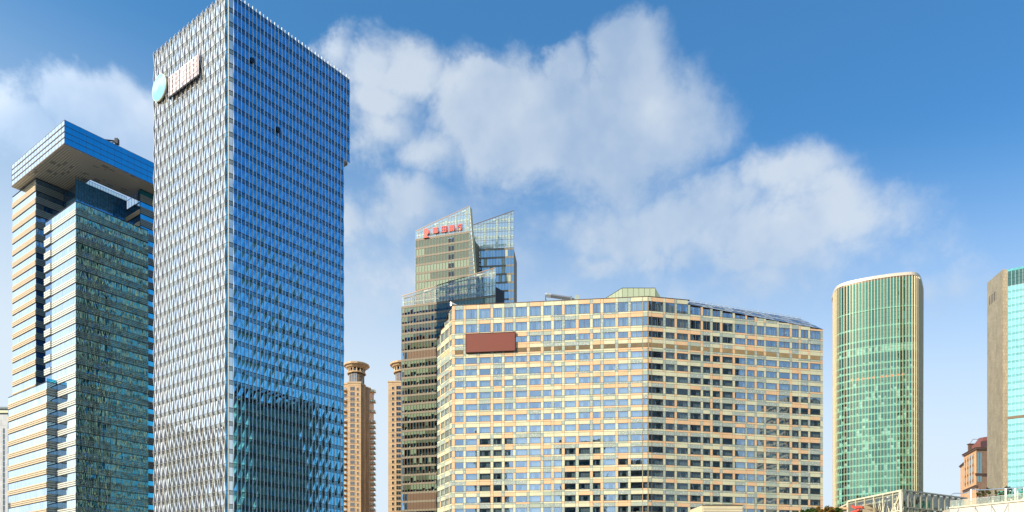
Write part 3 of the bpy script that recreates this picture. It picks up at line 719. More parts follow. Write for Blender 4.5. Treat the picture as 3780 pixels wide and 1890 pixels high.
    b = MB(); g = Fr((end.x, 221), (1, 0), (0, -1)); b.box(g, 1.1, 2.2, TOP-1, Zy(1094, 221), -1, 1); b.build('pillar', m_olive, cr)
    b = MB(); b.box(g, .9, 4, TOP-1, TOP+.35, -1.4, 1.4); b.box(g, -.2, .25, end.z-.8, end.z+.6, -.6, .6); b.build('turntable', m_grey, cr)
    # billboard
    bb = thing('billboard', 'blank reddish brown billboard hung on the upper left of the wide centre building', 'billboard', fL.at(8, .5, 88))
    t0, t1 = fL.t(1720), fL.t(1903); za, zb_ = fL.z(t0, 1304.5), fL.z(t0, 1235)
    m_bb = solid('plain_brown_screen', (.205, .052, .030), .5, 0, .02)
    b = MB(); b.box(fL, t0+.12, t1-.12, za+.12, zb_-.12, .5, .62); b.build('screen', m_bb, bb)
    b = MB(); b.box(fL, t0, t1, za, za+.12, .1, .7); b.box(fL, t0, t1, zb_-.12, zb_, .1, .7); b.box(fL, t0, t0+.12, za+.12, zb_-.12, .1, .7); b.box(fL, t1-.12, t1, za+.12, zb_-.12, .1, .7)
    b.box(fL, t0+.12, t1-.12, za+.12, zb_-.12, .1, .49); b.build('frame', solid('dark_brown_frame', (.09, .03, .022), .4), bb)
    # glinting lamp
    o = MB(); p = Vector(fL.at(-.2, 0, TOP+.5)); o.tube([p+Vector((0, 0, -.5)), p+Vector((0, 0, .5))], .28, 0, 8); o.tube([p+Vector((.1, 0, .2)), p+Vector((1.6, 0, -.2))], .3, 0, 6, .05)
    tag(o.build('corner_lamp', solid('polished_white', (.9, .86, .8), .15, .2)), 'small white beacon lamp on the top left corner of the wide centre building', 'lamp')
hotel()

# ------------------------------------------------------------------ dark office tower with slanted glass crowns
def dark_tower():
    root = thing('slanted_crown_tower', 'dark grey office tower with three slabs whose glass crowns slope up to points', 'office building', (-20, 350))
    m_sp = solid('taupe_spandrel', (.26, .23, .17), .7, 0, .06); m_mul = solid('brown_mullion', (.18, .12, .08), .4, .3, .05)
    m_pane = clear('office_glass', (.75, .85, .85), .10, (.70, .80, .74), .003)
    m_pane2 = clear('matt_office_glass', (.75, .85, .85), .05, (.78, .84, .76), .003)
    m_bl = solid('green_grey_blind', (.22, .22, .15), .8, 0, .1, .8); m_blp = solid('pale_blind', (.50, .52, .38), .8, 0, .06)
    m_clr = clear('crown_glass', (.75, .9, .95), .10, (.86, .94, .88), .003, milk=.16)
    m_int = solid('white_truss', (.70, .70, .58), .5); m_br = solid('brown_louvre_panel', (.17, .10, .055), .6)
    m_room = solid('office_interior', (.05, .055, .05), .9, 0, .4, 1.5); m_blue = glass('slab_blue_glass', (.30, .55, .78), .5, (.05, .09, .12), .006)
    m_lt = solid('white_fitting', (.85, .85, .75), .5)
    rr = random.Random(5); u = (.958, -.286)
    def slab(P, u_, x0, x1, z_crown, zt0, zt1, nb, zbot, fh, depth, blinds, special=(), name='', low=None, mode='office'):
        f = Fr(P, u_); f.n = f.n if f.n.dot(Vector(P)) < 0 else -f.n
        L = f.t(x1); c = L/nb; f.L = L
        top = lambda t_: zt0+(zt1-zt0)*t_/L
        wins = []; sp = MB(); k = 0; z = z_crown
        while z > zbot:
            zt, zb = z-.9, z-fh
            b = MB()
            sp.box(f, 0, L, zt, z, -.3, .05, 0)
            if k in special:
                b.quad(f, c*2, L, zb, zt, 0, 4); b.quad(f, 0, c*2, zb, zt, 0, 5)
                for i in range(nb*4): b.box(f, c*2+(L-c*2)*i/(nb*4), c*2+(L-c*2)*i/(nb*4)+.08, zb, zt, .01, .05, 4)
            elif mode == 'blue':
                for i in range(nb): b.quad(f, i*c+.05, (i+1)*c-.05, zb, zt, 0, 7 if rr.random() < .86 else 8, .01)
            else:
                base = rr.uniform(*blinds); runm = 1 if rr.random() < .35 else 2
                empty = rr.random() < .12
                for i in range(nb):
                    b.quad(f, i*c+.05, (i+1)*c-.05, zb, zt, 0, 0, .006)
                    if rr.random() < .1: runm = rr.choice((1, 1, 2)); 
                    h = base + rr.uniform(-.06, .06); 
                    if rr.random() < .15: h = rr.uniform(.2, 1)
                    if empty: h = 0 if rr.random() < .8 else h
                    if name == 'main': h = 1.0 if not (int(nb*.62) <= i <= int(nb*.62)+1) else .25
                    if h > .05: b.quad(f, i*c+.03, (i+1)*c-.03, zt-(zt-zb)*h, zt, -.08, runm)
                    if rr.random() < .35: x = i*c+rr.uniform(.1, c-.7); b.box(f, x, x+rr.uniform(.3, .7), zb, zb+rr.uniform(.3, .9), -1.2, -.7, 6 if rr.random() < .6 else 9)
                    if h < .5 and rr.random() < .4: b.box(f, i*c+.2, (i+1)*c-.2, zt-.35, zt-.2, -1.6, -1.2, 6)
            wins.append(b); z -= fh; k += 1
        for b in wins: b.build('window_band', [m_pane2 if name == 'main' else m_pane, m_bl, m_blp, m_room, m_br, m_blue, m_lt, m_blue, m_blp, solid('red_cabinet', (.4, .05, .04), .5) if False else m_peach], root)
        sp.build('spandrel', m_sp, root)
        g = MB()
        for i in range(nb+1): g.box(f, i*c-.06, i*c+.06, zbot, top(i*c), 0, .12)
        zz = z_crown
        while zz < max(zt0, zt1):
            ta = 0 if zz < min(zt0, zt1) else L*(zz-zt0)/(zt1-zt0)
            if ta < L: g.box(f, max(0, ta), L, zz-.06, zz+.06, 0, .1)
            zz += fh*1.0
        g.hexa([f.at(0, -.1, zt0-.15), f.at(L, -.1, zt1-.15), f.at(L, .15, zt1-.15), f.at(0, .15, zt0-.15), f.at(0, -.1, zt0+.12), f.at(L, -.1, zt1+.12), f.at(L, .15, zt1+.12), f.at(0, .15, zt0+.12)])
        g.build('mullion', m_mul, root)
        b = MB()
        for i in range(nb): b.poly([f.at(i*c+.06, .02, z_crown), f.at((i+1)*c-.06, .02, z_crown), f.at((i+1)*c-.06, .02, top((i+1)*c)-.1), f.at(i*c+.06, .02, top(i*c)-.1)])
        b.build('glass_crown', m_clr, root)
        tr = MB(); ncol = max(3, int(L/5.2))
        for i in range(1, ncol+1):
            t_ = L*i/(ncol+.4)
            h = top(t_)-1.0
            if h > z_crown: 
                tr.box(f, t_-.35, t_+.35, z_crown-.5, h, -1.6, -.9); tr.beam(f.at(t_, -1.3, h), f.at(t_, -6, z_crown), .25)
        zz = z_crown+2.2
        while zz < max(zt0, zt1)-1:
            ta = 0 if zz < min(zt0, zt1) else L*(zz-zt0)/(zt1-zt0)+1.2
            if ta < L-1: tr.box(f, max(.3, ta), L-.3, zz-.35, zz+.35, -1.5, -1.1); tr.box(f, max(.3, ta), L-.3, zz-.8, zz-.65, -1.5, -1.3)
            zz += fh
        tr.box(f, .3, L*.3, z_crown-.1, z_crown+.1, -1.6, -.6)
        tr.beam(f.at(.4, -1.2, zt0-.8), f.at(L-.4, -1.2, zt1-.8), .3)
        tr.build('crown_frame', m_int, root)
        b = MB(); p = [f.at(.1, -2.2, 0)[:2], f.at(L-.1, -2.2, 0)[:2], f.at(L-.1, -depth, 0)[:2], f.at(.1, -depth, 0)[:2]]
        b.prism(p, 0, z_crown-1.0); b.build('core', m_room, root)
        b = MB()   # side walls and floors
        for t0, t1 in ((0, .3), (L-.3, L)): b.box(f, t0, t1, 0, z_crown-.9, -depth, -.02)
        for q in range(k): b.box(f, .3, L-.3, z_crown-fh*q-.55, z_crown-fh*q-.25, -2.2, -.3)
        b.build('side_wall', m_sp, root)
        return f
    # front low slab
    P = PX(1482, 347); f = slab(P, u, 1482, 1829.7, 149.3, Zy(1093.5, 347), Zy(989, 334.5), 31, 0, 4.0, 18, (.4, .8), (5, 21, 22), 'front')
    side = thing  # keep name
    b = MB(); p0 = f.at(f.L, 0, 0)[:2]; p1 = f.at(f.L+2.1, -6, 0)[:2]; g = Fr(p0, Vector(p1)-Vector(p0)); g.n = g.n if g.n.dot(Vector(p0)) < 0 else -g.n
    b.box(g, 0, 6.3, 0, Zy(1058, 334), -.5, 0); b.build('dark_flank', m_black, root)
    # main slab, right edge leaning
    P = PX(1534, 365); fm = slab(P, u, 1534, 1733, Zy(868, 361), Zy(853, 365), Zy(760, 357), 18, 100, 4.0, 16, (.9, 1.0), (), 'main')
    # the leaning glass wedge at the right edge
    b = MB(); zt = Zy(760, 357); zb_ = 120
    tb = fm.t(1757); L = fm.L; z_ = Zy(1060, 357)
    b.poly([fm.at(L, .03, z_), fm.at(tb, .03, z_), fm.at(L+.15, .03, zt)], 0); b.poly([fm.at(L, .03, 100), fm.at(tb, .03, 100), fm.at(tb, .03, z_), fm.at(L, .03, z_)], 0)
    for q in range(20): zz = zt-q*2.0; b.box(fm, L, L+(tb-L)*min(1, max(0, (zt-zz)/(zt-z_))), zz-.3, zz+.3, .04, .1, 1)
    b.build('leaning_edge', [m_clr, m_sp], root)
    b = MB(); b.hexa([fm.at(tb-.3, -3, z_), fm.at(tb, -3, z_), fm.at(tb, .1, z_), fm.at(tb-.3, .1, z_), fm.at(L-.1, -3, zt), fm.at(L+.15, -3, zt), fm.at(L+.15, .1, zt), fm.at(L-.1, .1, zt)])
    b.build('leaning_rib', m_cream, root)
    b = MB(); b.box(fm, -.6, 0, 100, Zy(905, 365), -3, -1); b.build('recessed_edge', m_mul, root)
    # rear slab
    P = PX(1742, 371); fr_ = slab(P, (.994, -.109), 1742, 1897, Zy(918, 370), Zy(832, 371), Zy(778, 369), 14, 90, 4.05, 14, (.5, .9), (), 'rear', mode='blue')
    b = MB(); zt = Zy(915, 371); b.poly([fr_.at(0, .3, 90), fr_.at(fr_.t(1790), .3, 90), fr_.at(fr_.t(1783), .3, Zy(1010, 371)), fr_.at(fr_.t(1762), .3, zt), fr_.at(0, .3, Zy(850, 371))], 0)  # dark glass sheet just before the left bays of the rear slab
    for q in range(14): b.box(fr_, .1, fr_.t(1764)-.1, zt-q*2.05-.1, zt-q*2.05+.1, .3, .4, 1)
    b.build('dark_panel', [glass('dark_panel_glass', (.15, .28, .4), .4, (.01, .02, .03)), m_mul], root)
    b = MB(); b.box(fr_, 3.5, 10, Zy(918, 370)-.9, Zy(897, 370), -6, -3); b.box(fr_, 16, 19, Zy(918, 370)-.9, Zy(911, 370), -6, -3); b.build('roof_plant', m_grey, root)
    # red sign
    s = thing('red_sign', 'blurred red emblem and four red characters below the left crown of the dark tower', 'sign', fm.at(10, .4, 188))
    m_red = solid('red_letter', (.78, .05, .03), .45, 0, .05)
    def at(x, y): t_ = fm.t(x); return t_, fm.z(t_, y)
    def strokes(x0, x1, y0, y1, segs, w):
        b = MB(); t0, za = at(x0, y1); t1, _ = at(x1, y1); zb = fm.z(t0, y0); W_ = t1-t0; H_ = zb-za
        for (a, c, e, g_) in segs:
            if a == e: b.box(fm, t0+a*W_-w/2, t0+a*W_+w/2, za+min(c, g_)*H_, za+max(c, g_)*H_, .3, .8)
            elif c == g_: b.box(fm, t0+min(a, e)*W_, t0+max(a, e)*W_, za+c*H_-w/2, za+c*H_+w/2, .3, .78)
            else: b.beam(fm.at(t0+a*W_, .55, za+c*H_), fm.at(t0+e*W_, .55, za+g_*H_), w*.7)
        return b
    e = strokes(1565, 1585, 844, 878, [(.5, 0, .5, 1)], .5); t0, za = at(1575, 862)
    n_ = 20; pr = [(.9, -2.3), (1.5, -2.3), (.7, -1.6), (.6, -1.1), (1.3, -.2), (1.25, 1.0), (.8, 1.9), (.0, 2.1)]
    full = [(x, z) for x, z in pr]+[(-x, z) for x, z in pr[::-1]][1:]
    b = MB(); k = len(full); b.v = [fm.at(t0+x, .3, za+z) for x, z in full]+[fm.at(t0+x, .8, za+z) for x, z in full]
    b.f = [tuple(range(k))[::-1], tuple(range(k, 2*k))]+[(i, (i+1) % k, k+(i+1) % k, k+i) for i in range(k)]; b.m = [0]*len(b.f); b.build('emblem', m_red, s)
    G = [((0, .9, 1, .9), (0, .55, 1, .55), (.5, 0, .5, 1), (0, .15, 1, .15), (.2, 0, .2, 1), (.8, 0, .8, 1), (0, .35, 1, .35)),
         ((.1, 0, .1, 1), (.9, 0, .9, 1), (.1, .95, .9, .95), (.1, .08, .9, .08), (.1, .5, .9, .5), (.5, .2, .5, .8)),
         ((.15, 0, .15, 1), (.4, 0, .4, 1), (0, .75, 1, .75), (.6, .1, .6, 1), (.85, 0, .85, 1), (0, .45, 1, .45), (0, .2, 1, .2)),
         ((.15, 0, .15, .9), (.4, .9, 1, .9), (.4, .6, 1, .6), (.8, .05, .8, .6), (0, .3, .5, .9), (.55, .05, .8, .05))]
    for (xa, xb, ya, yb), g_ in zip(((1600, 1619, 844, 865), (1631, 1650, 839, 861), (1659, 1679, 835, 858), (1688, 1707, 831, 854)), G): strokes(xa, xb, ya, yb, g_, .42).build('character', m_red, s)
    b = MB(); t0, za = at(1563, 872); t1, _ = at(1708, 860); b.beam(fm.at(t0, .2, fm.z(t0, 872)), fm.at(t1, .2, fm.z(t1, 848)), .12); b.build('rail', m_grey, s)
dark_tower()

# ------------------------------------------------------------------ beige residential towers
def beige(name, label, xs, tur_x, cols, balc, z_top, tur_r, loc):
    d0 = 440; root = thing('residential_tower', label, 'apartment tower', loc, 'beige apartment towers')
    m_w = MAT['beige']; m_w2 = MAT['beige2']
    for (xa, xb, dd, zt, nm) in xs:
        a, c = PX(xa, d0+dd)[0], PX(xb, d0+dd)[0]; b = MB(); b.prism([(a, d0+dd), (c, d0+dd), (c, d0+dd+14), (a, d0+dd+14)], 0, zt)
        b.build(nm, m_w, root)
        b = MB(); b.prism([(a-.3, d0+dd-.3), (c+.3, d0+dd-.3), (c+.3, d0+dd+14), (a-.3, d0+dd+14)], zt+.02, zt+.7); b.build('cornice', m_w2, root)
    wins = []; g = Fr((0, d0), (1, 0), (0, -1)); k = 0
    z = z_top-4.2
    while z > 3:
        for (xa, xb, h, dd, kind) in cols:
            g = Fr((0, d0+dd), (1, 0), (0, -1)); a, c = g.t(xa), g.t(xb); w = MB()
            w.box(g, a, c, z, z+h, -.3, .02, 1)
            w.box(g, a-.15, c+.15, z-.2, z-.02, 0, .25, 0); w.box(g, a-.12, a-.01, z-.02, z+h+.1, 0, .12, 0); w.box(g, c+.01, c+.12, z-.02, z+h+.1, 0, .12, 0); w.box(g, a, c, z+h+.01, z+h+.12, 0, .12, 0)
            if c-a > 2: w.box(g, (a+c)/2-.05, (a+c)/2+.05, z, z+h, .02, .06, 2); w.box(g, a, c, z+h*.65, z+h*.65+.07, .02, .05, 2)
            wins.append(w)
        k += 1; z -= 3.02
    parts('window', wins, [m_w2, MAT['win'], m_grey], root)
    # grooves
    b = MB(); z = z_top-1.5
    while z > 3:
        for (xa, xb, dd, zt, nm) in xs:
            if z < zt-.5: g = Fr((0, d0+dd), (1, 0), (0, -1)); b = MB(); b.box(g, g.t(xa), g.t(xb), z, z+.14, 0, .1); b.build('string_course', m_w2, root)
        z -= 3.02
    for (xa, xb, dd, side, z0) in balc:
        q = 0; z = z0
        while z > 3:
            g = Fr((0, d0+dd), (1, 0), (0, -1)); a, c = g.t(xa), g.t(xb); b = MB()
            b.box(g, a, c, z, z+.28, -1.5, 1.6, 0); b.box(g, a, c, z-.25, z, -.8, 1.2, 0)
            b.box(g, a+.05, c-.05, z+.3, z+1.25, 1.5, 1.55, 1); b.box(g, c-.12 if side > 0 else a+.05, c-.06 if side > 0 else a+.12, z+.3, z+1.25, -1.5, 1.5, 1); b.box(g, a, c, z+1.25, z+1.33, 1.47, 1.6, 0)
            b.build('balcony', [m_w2, MAT['balglass']], root); q += 1; z -= 6.0 if q < 4 else 3.02
    # turret
    cx = PX(tur_x, d0+5)[0]; cy = d0+6
    def lathe(prof, m, nm, n=12, ms=None):
        b = MB(); k = len(prof)
        for r, z in prof:
            for i in range(n): a = 2*math.pi*(i+.5)/n; b.v.append((cx+r*math.cos(a), cy+r*math.sin(a), z))
        for q in range(k-1):
            for i in range(n): b.f.append((q*n+i, q*n+(i+1) % n, (q+1)*n+(i+1) % n, (q+1)*n+i)); b.m.append(0)
        b.f.append(tuple((k-1)*n+i for i in range(n))); b.m.append(0); b.build(nm, m, root)
    zt = z_top; r = tur_r
    lathe([(r*.55, zt), (r*.55, zt+6.6)], MAT['winblue'], 'turret_glazing')
    b = MB()
    for i in range(24):
        a = 2*math.pi*i/24; x, y = cx+r*.57*math.cos(a), cy+r*.57*math.sin(a); b.tube([(x, y, zt), (x, y, zt+6.6)], .12, 0, 4)
    for zz in (1.2, 3.4, 5.4):
        for i in range(24): a, c = 2*math.pi*i/24, 2*math.pi*(i+1)/24; b.beam((cx+r*.57*math.cos(a), cy+r*.57*math.sin(a), zt+zz), (cx+r*.57*math.cos(c), cy+r*.57*math.sin(c), zt+zz), .1)
    b.build('turret_mullion', m_w2, root)
    lathe([(r*.70, zt+6.6), (r*.74, zt+7.0), (r*.66, zt+7.6)], m_w, 'turret_ring'); lathe([(r*.5, zt+7.6), (r*.5, zt+9.6)], MAT['win'], 'turret_core')
    for i in range(14): a = 2*math.pi*i/14; b = MB(); x, y = cx+r*.62*math.cos(a), cy+r*.62*math.sin(a); b.tube([(x, y, zt+7.4), (x, y, zt+9.9)], .32, 0, 8); b.build('column', m_w2, root)
    lathe([(r*.66, zt+9.5), (r*.72, zt+9.9), (r*.80, zt+10.1), (r*.86, zt+10.9), (r*.98, zt+11.2), (r*1.0, zt+12.0), (r*.86, zt+12.6), (r*.6, zt+12.9)], m_w, 'turret_cornice')
MAT = {'beige': tiles('beige_stone', (.66, .45, .25), (.46, .31, .17), 2.2, .75, ms=.03, var=.06), 'beige2': solid('beige_trim', (.68, .49, .30), .6), 'win': glass('brown_window', (.4, .38, .34), .3, (.03, .025, .02), .01),
       'winblue': glass('turret_window', (.5, .62, .66), .4, (.10, .10, .09), .01), 'balglass': glass('balcony_glass', (.6, .75, .8), .35, (.35, .40, .38), .01)}
beige('l', 'beige stone apartment tower with a flared round turret, just right of the tallest tower',
      [(1262, 1283, 3.0, 143, 'recessed_wall'), (1283, 1332, 0, 142.8, 'wall'), (1332, 1346, 2, 141.9, 'corner_wall'), (1346, 1364, 5, 141.3, 'side_wall')], 1315,
      [(1293, 1309, 2.0, 0, 0), (1317, 1324, 1.5, 0, 0), (1270, 1281, 1.9, 3, 0)], [(1366, 1387, 8, 1, Zy(1449, 448)), (1266, 1281, 2.0, -1, 139.0)], 142.8, 7.6, (-88, 440))
beige('r', 'beige stone apartment tower with a flared turret, half hidden left of the dark office tower',
      [(1433, 1530, 0, 143.3, 'wall')], 1487, [(1447, 1454, 1.5, 0, 0), (1463, 1480, 2.0, 0, 0), (1490, 1500, 1.5, 0, 0)], [], 143.3, 7.8, (-62, 440))

# ------------------------------------------------------------------ green round-ended tower
def round_tower():
    K = 180.6; pts = [(3073, 1096), (3076, 1082), (3080, 1071), (3087, 1060), (3096.6, 1051), (3127.6, 1040), (3205, 1023), (3283, 1011), (3330, 1005.8), (3360.6, 1003.4), (3376, 1004), (3388, 1009), (3396, 1017), (3402, 1035), (3406, 1060), (3408, 1079)]
    P = [Vector(PX(x, K*F/(YH-y))) for x, y in pts]
    # smooth the plan
    for _ in range(2):
        Q = [P[0]]
        for a, b in zip(P, P[1:]): Q += [a*.75+b*.25, a*.25+b*.75]
        P = Q+[P[-1]]
    Ls = [0]
    for a, b in zip(P, P[1:]): Ls.append(Ls[-1]+(b-a).length)
    n = int(Ls[-1]/1.5); front = []
    for i in range(n+1):
        s = Ls[-1]*i/n; k = max(j for j in range(len(Ls)) if Ls[j] <= s+1e-6); k = min(k, len(P)-2)
        front.append(P[k].lerp(P[k+1], (s-Ls[k])/max(1e-6, Ls[k+1]-Ls[k])))
    mir = []
    for i, p in enumerate(front[1:-1]): s_ = math.sin(math.pi*(i+1)/(len(front)-1)); mir.append(p + p.normalized()*(30*s_**.6))
    mir = mir[::-1]
    ring = front+mir
    root = thing('round_ended_tower', 'green glass tower with rounded ends and pale vertical fins on the right', 'skyscraper', (250, 420))
    H = HC+K
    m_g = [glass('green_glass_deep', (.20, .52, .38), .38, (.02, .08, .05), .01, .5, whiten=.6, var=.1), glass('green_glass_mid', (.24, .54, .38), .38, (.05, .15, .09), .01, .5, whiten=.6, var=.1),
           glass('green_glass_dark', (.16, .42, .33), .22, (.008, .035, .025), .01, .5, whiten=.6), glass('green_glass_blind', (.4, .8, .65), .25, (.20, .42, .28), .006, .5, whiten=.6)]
    m_band = glass('pale_green_band', (.38, .76, .54), .28, (.13, .36, .23), .006, .5); m_fin = solid('cream_fin', (.74, .62, .40), .4, .1, .05)
    m_end = tiles('beige_end_cladding', (.72, .56, .40), (.4, .3, .22), .9, .9, ms=.03, var=.05); m_ln = solid('dark_green_line', (.05, .14, .10), .5)
    bands = [172.7, 163.5, 156.7, 153.1, 149.7, 143.9, 140.2]
    while bands[-1] > 6: bands.append(bands[-1]-3.86)
    rr = random.Random(21)
    nf = len(front)-1; e0, e1 = 5, nf-6
    zt = H-1.9; levels = [zt]+bands
    col_state = [rr.random() for _ in range(nf)]
    for k in range(len(levels)-1):
        z1, z0 = levels[k], levels[k+1]; b = MB(); zg = z0+.55
        floor_m = rr.choices((0, 1, 3), (.5, .42, .08))[0] if k > 2 else 1
        for i in range(e0, e1):
            f = seg(front[i], front[i+1]); 
            rws = max(1, round((z1-zg)/2.0)) if k < 3 else 2
            h = (z1-.35-zg)/rws
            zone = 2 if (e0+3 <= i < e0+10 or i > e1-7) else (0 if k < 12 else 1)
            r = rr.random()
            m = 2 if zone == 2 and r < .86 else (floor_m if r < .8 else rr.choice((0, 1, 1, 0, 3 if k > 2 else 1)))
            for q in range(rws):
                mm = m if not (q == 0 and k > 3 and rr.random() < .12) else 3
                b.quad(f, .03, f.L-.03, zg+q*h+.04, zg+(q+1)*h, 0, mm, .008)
            if k > 4 and rr.random() < .2: b.quad(f, .2, f.L*rr.uniform(.5, .9), zg, zg+rr.uniform(.4, .9), .02, 3)
            b.box(f, 0, f.L, zg-.9 if k > 0 else zg-.7, zg, -.1, .08, 4)
            for q in range(1, rws): b.box(f, 0, f.L, zg+q*h-.02, zg+q*h+.06, -.05, .05, 5)
        b.build('window_band', m_g+[m_band, m_ln], root)
    for i in range(e0, e1+1):
        b = MB(); f = seg(front[i], front[min(i+1, nf)])
        b.hexa([f.at(-.03, -.1, 0), f.at(.03, -.1, 0), f.at(.03, .15, 0), f.at(-.03, .15, 0), f.at(-.1, -.1, zt), f.at(.1, -.1, zt), f.at(.1, .55, zt), f.at(-.1, .55, zt)]); b.build('fin', m_fin, root)
    b = MB()
    for i in list(range(0, e0))+list(range(e1, nf)):
        f = seg(front[i], front[i+1]); b.box(f, 0, f.L, 0, zt, -.2, .02)
    b.build('end_cladding', m_end, root)
    b = MB(); b.prism([p + (Vector((sum(q.x for q in ring)/len(ring), sum(q.y for q in ring)/len(ring)))-p)*.02 for p in ring], 0, zt-.5); b.build('core', m_g[2], root)
    b = MB(); b.prism([p - (Vector((sum(q.x for q in ring)/len(ring), sum(q.y for q in ring)/len(ring)))-p)*.012 for p in ring], zt+.3, H, 0)
    b.build('roof_rim', solid('cream_rim', (.66, .58, .46), .4, .1, .04), root)
    b = MB(); b.prism([p*1.0 for p in ring], zt-.5, zt+.28, 0); b.build('rim_groove', m_bronze, root)
    # rusty round lanterns behind one storey
    zl = Zy(1401, 409); m_o = solid('orange_lantern', (.55, .24, .12), .6)
    for x in (3147, 3167, 3186, 3205, 3225, 3254, 3274, 3293, 3313, 3333):
        for i in range(e0, e1):
            f = seg(front[i], front[i+1]); t_ = f.t(x)
            if 0 <= t_ <= f.L:
                yy = 1401 - (x-3147)*.115+2; zc = f.z(t_, yy); b = MB(); n_ = 14
                b.v = [f.at(t_+.68*math.cos(2*math.pi*q/n_), o, zc+.68*math.sin(2*math.pi*q/n_)) for o in (.03, .12) for q in range(n_)]
                b.f = [tuple(range(n_)), tuple(range(n_, 2*n_))]+[(q, (q+1) % n_, n_+(q+1) % n_, n_+q) for q in range(n_)]; b.m = [0]*len(b.f)
                b.build('round_lamp', m_o, root); break
round_tower()

# ------------------------------------------------------------------ right edge tower and the red-roofed building behind it
def right_tower():
    K = 192.0; D0 = PX(3644, K*F/(YH-1044)); D1 = PX(3701, K*F/(YH-995)); D2 = PX(3720, K*F/(YH-995))
    root = thing('granite_glass_tower', 'tower at the right edge with a tan granite flank and turquoise glass front', 'skyscraper', (D1[0], D1[1]))
    m_gr = tiles('tan_granite', (.31, .27, .19), (.20, .17, .12), 1.2, .6, ms=.02, var=.10); m_g2 = tiles('tan_panel', (.52, .41, .26), (.24, .17, .09), 1.4, 1.9, ms=.05, var=.08)
    m_t = glass('turquoise_glass', (.50, .88, .80), .55, (.20, .50, .45), .012, .4, whiten=.5); m_t2 = glass('teal_band_glass', (.25, .72, .66), .4, (.12, .38, .34), .008, .4); m_t3 = glass('dark_green_glass', (.15, .35, .30), .35, (.03, .08, .06), .02, .4)
    f0 = seg(D0, D1); f1 = seg(D1, D2); u = Vector((.84, -.543)); f2 = Fr(D2, u, (-.543, -.84)); L2 = 42
    H = HC+K
    end = f2.at(L2, 0, 0)[:2]; bk = (end[0]+22, end[1]+36)
    b = MB(); b.prism([D0, D1, D2, (D2[0]+4, D2[1]+8), (D0[0]+8, D0[1]+8)], 0, H); b.build('granite_flank', m_gr, root)
    b = MB(); b.box(f1, .02, f1.L, 0, H-.02, .0, .12); b.build('corner_strip', m_g2, root)
    b = MB(); b.box(f0, f0.L*.62, f0.L*.66, 0, H-6, 0, .25); b.box(f0, f0.L*.66, f0.L, 0, H-7, 0, .1)
    b.build('pilaster', m_gr, root)
    for i in range(5):
        b = MB(); t = f0.L*(.14+.11*i); b.box(f0, t, t+.6, H-14, H-9.0, -.2, .04); b.build('slot', m_black, root)
    b = MB(); b.prism([f2.at(.05, -.3, 0)[:2], f2.at(L2, -.3, 0)[:2], bk, (D0[0]+8, D0[1]+8)], 0, H-.5); b.build('core', m_t3, root)
    z = H-.3; k = 0; n = 24; c = L2/n
    b = MB()
    for i in range(n):
        for q in range(4): b.quad(f2, i*c+.04, (i+1)*c-.04, H-1.2-(q+1)*2.0+.05, H-1.2-q*2.0-.05, 0, 0)
    b.build('top_glazing', m_t3, root); 
    b = MB(); b.box(f2, 0, L2, H-1.2, H+.1, -.2, .15, 0)
    for i in range(12): b.beam(f2.at(i*3.5, -.1, H-1.0), f2.at(i*3.5+1.75, -.1, H), .1, 0)
    b.build('parapet_rail', m_t2, root)
    z = H-9.3
    while z > 2:
        b = MB()
        for i in range(n): b.quad(f2, i*c+.04, (i+1)*c-.04, z-2.75, z, 0, 0, .01); b.quad(f2, i*c+.04, (i+1)*c-.04, z-3.85, z-2.8, .01, 1, .005)
        for zz in (z, z-2.78): b.box(f2, 0, L2, zz-.05, zz+.05, 0, .08, 2)
        if 17 < k < 19: b.box(f2, 0, L2, z-3.9, z-2.4, .1, .3, 3)
        b.build('window_band', [m_t, m_t2, m_grey, m_bronze], root); z -= 3.9; k += 1
    b = MB()
    for i in range(n+1): b.box(f2, i*c-.04, i*c+.04, 0, H-1, 0, .1)
    b.build('mullion', m_steel, root)
right_tower()
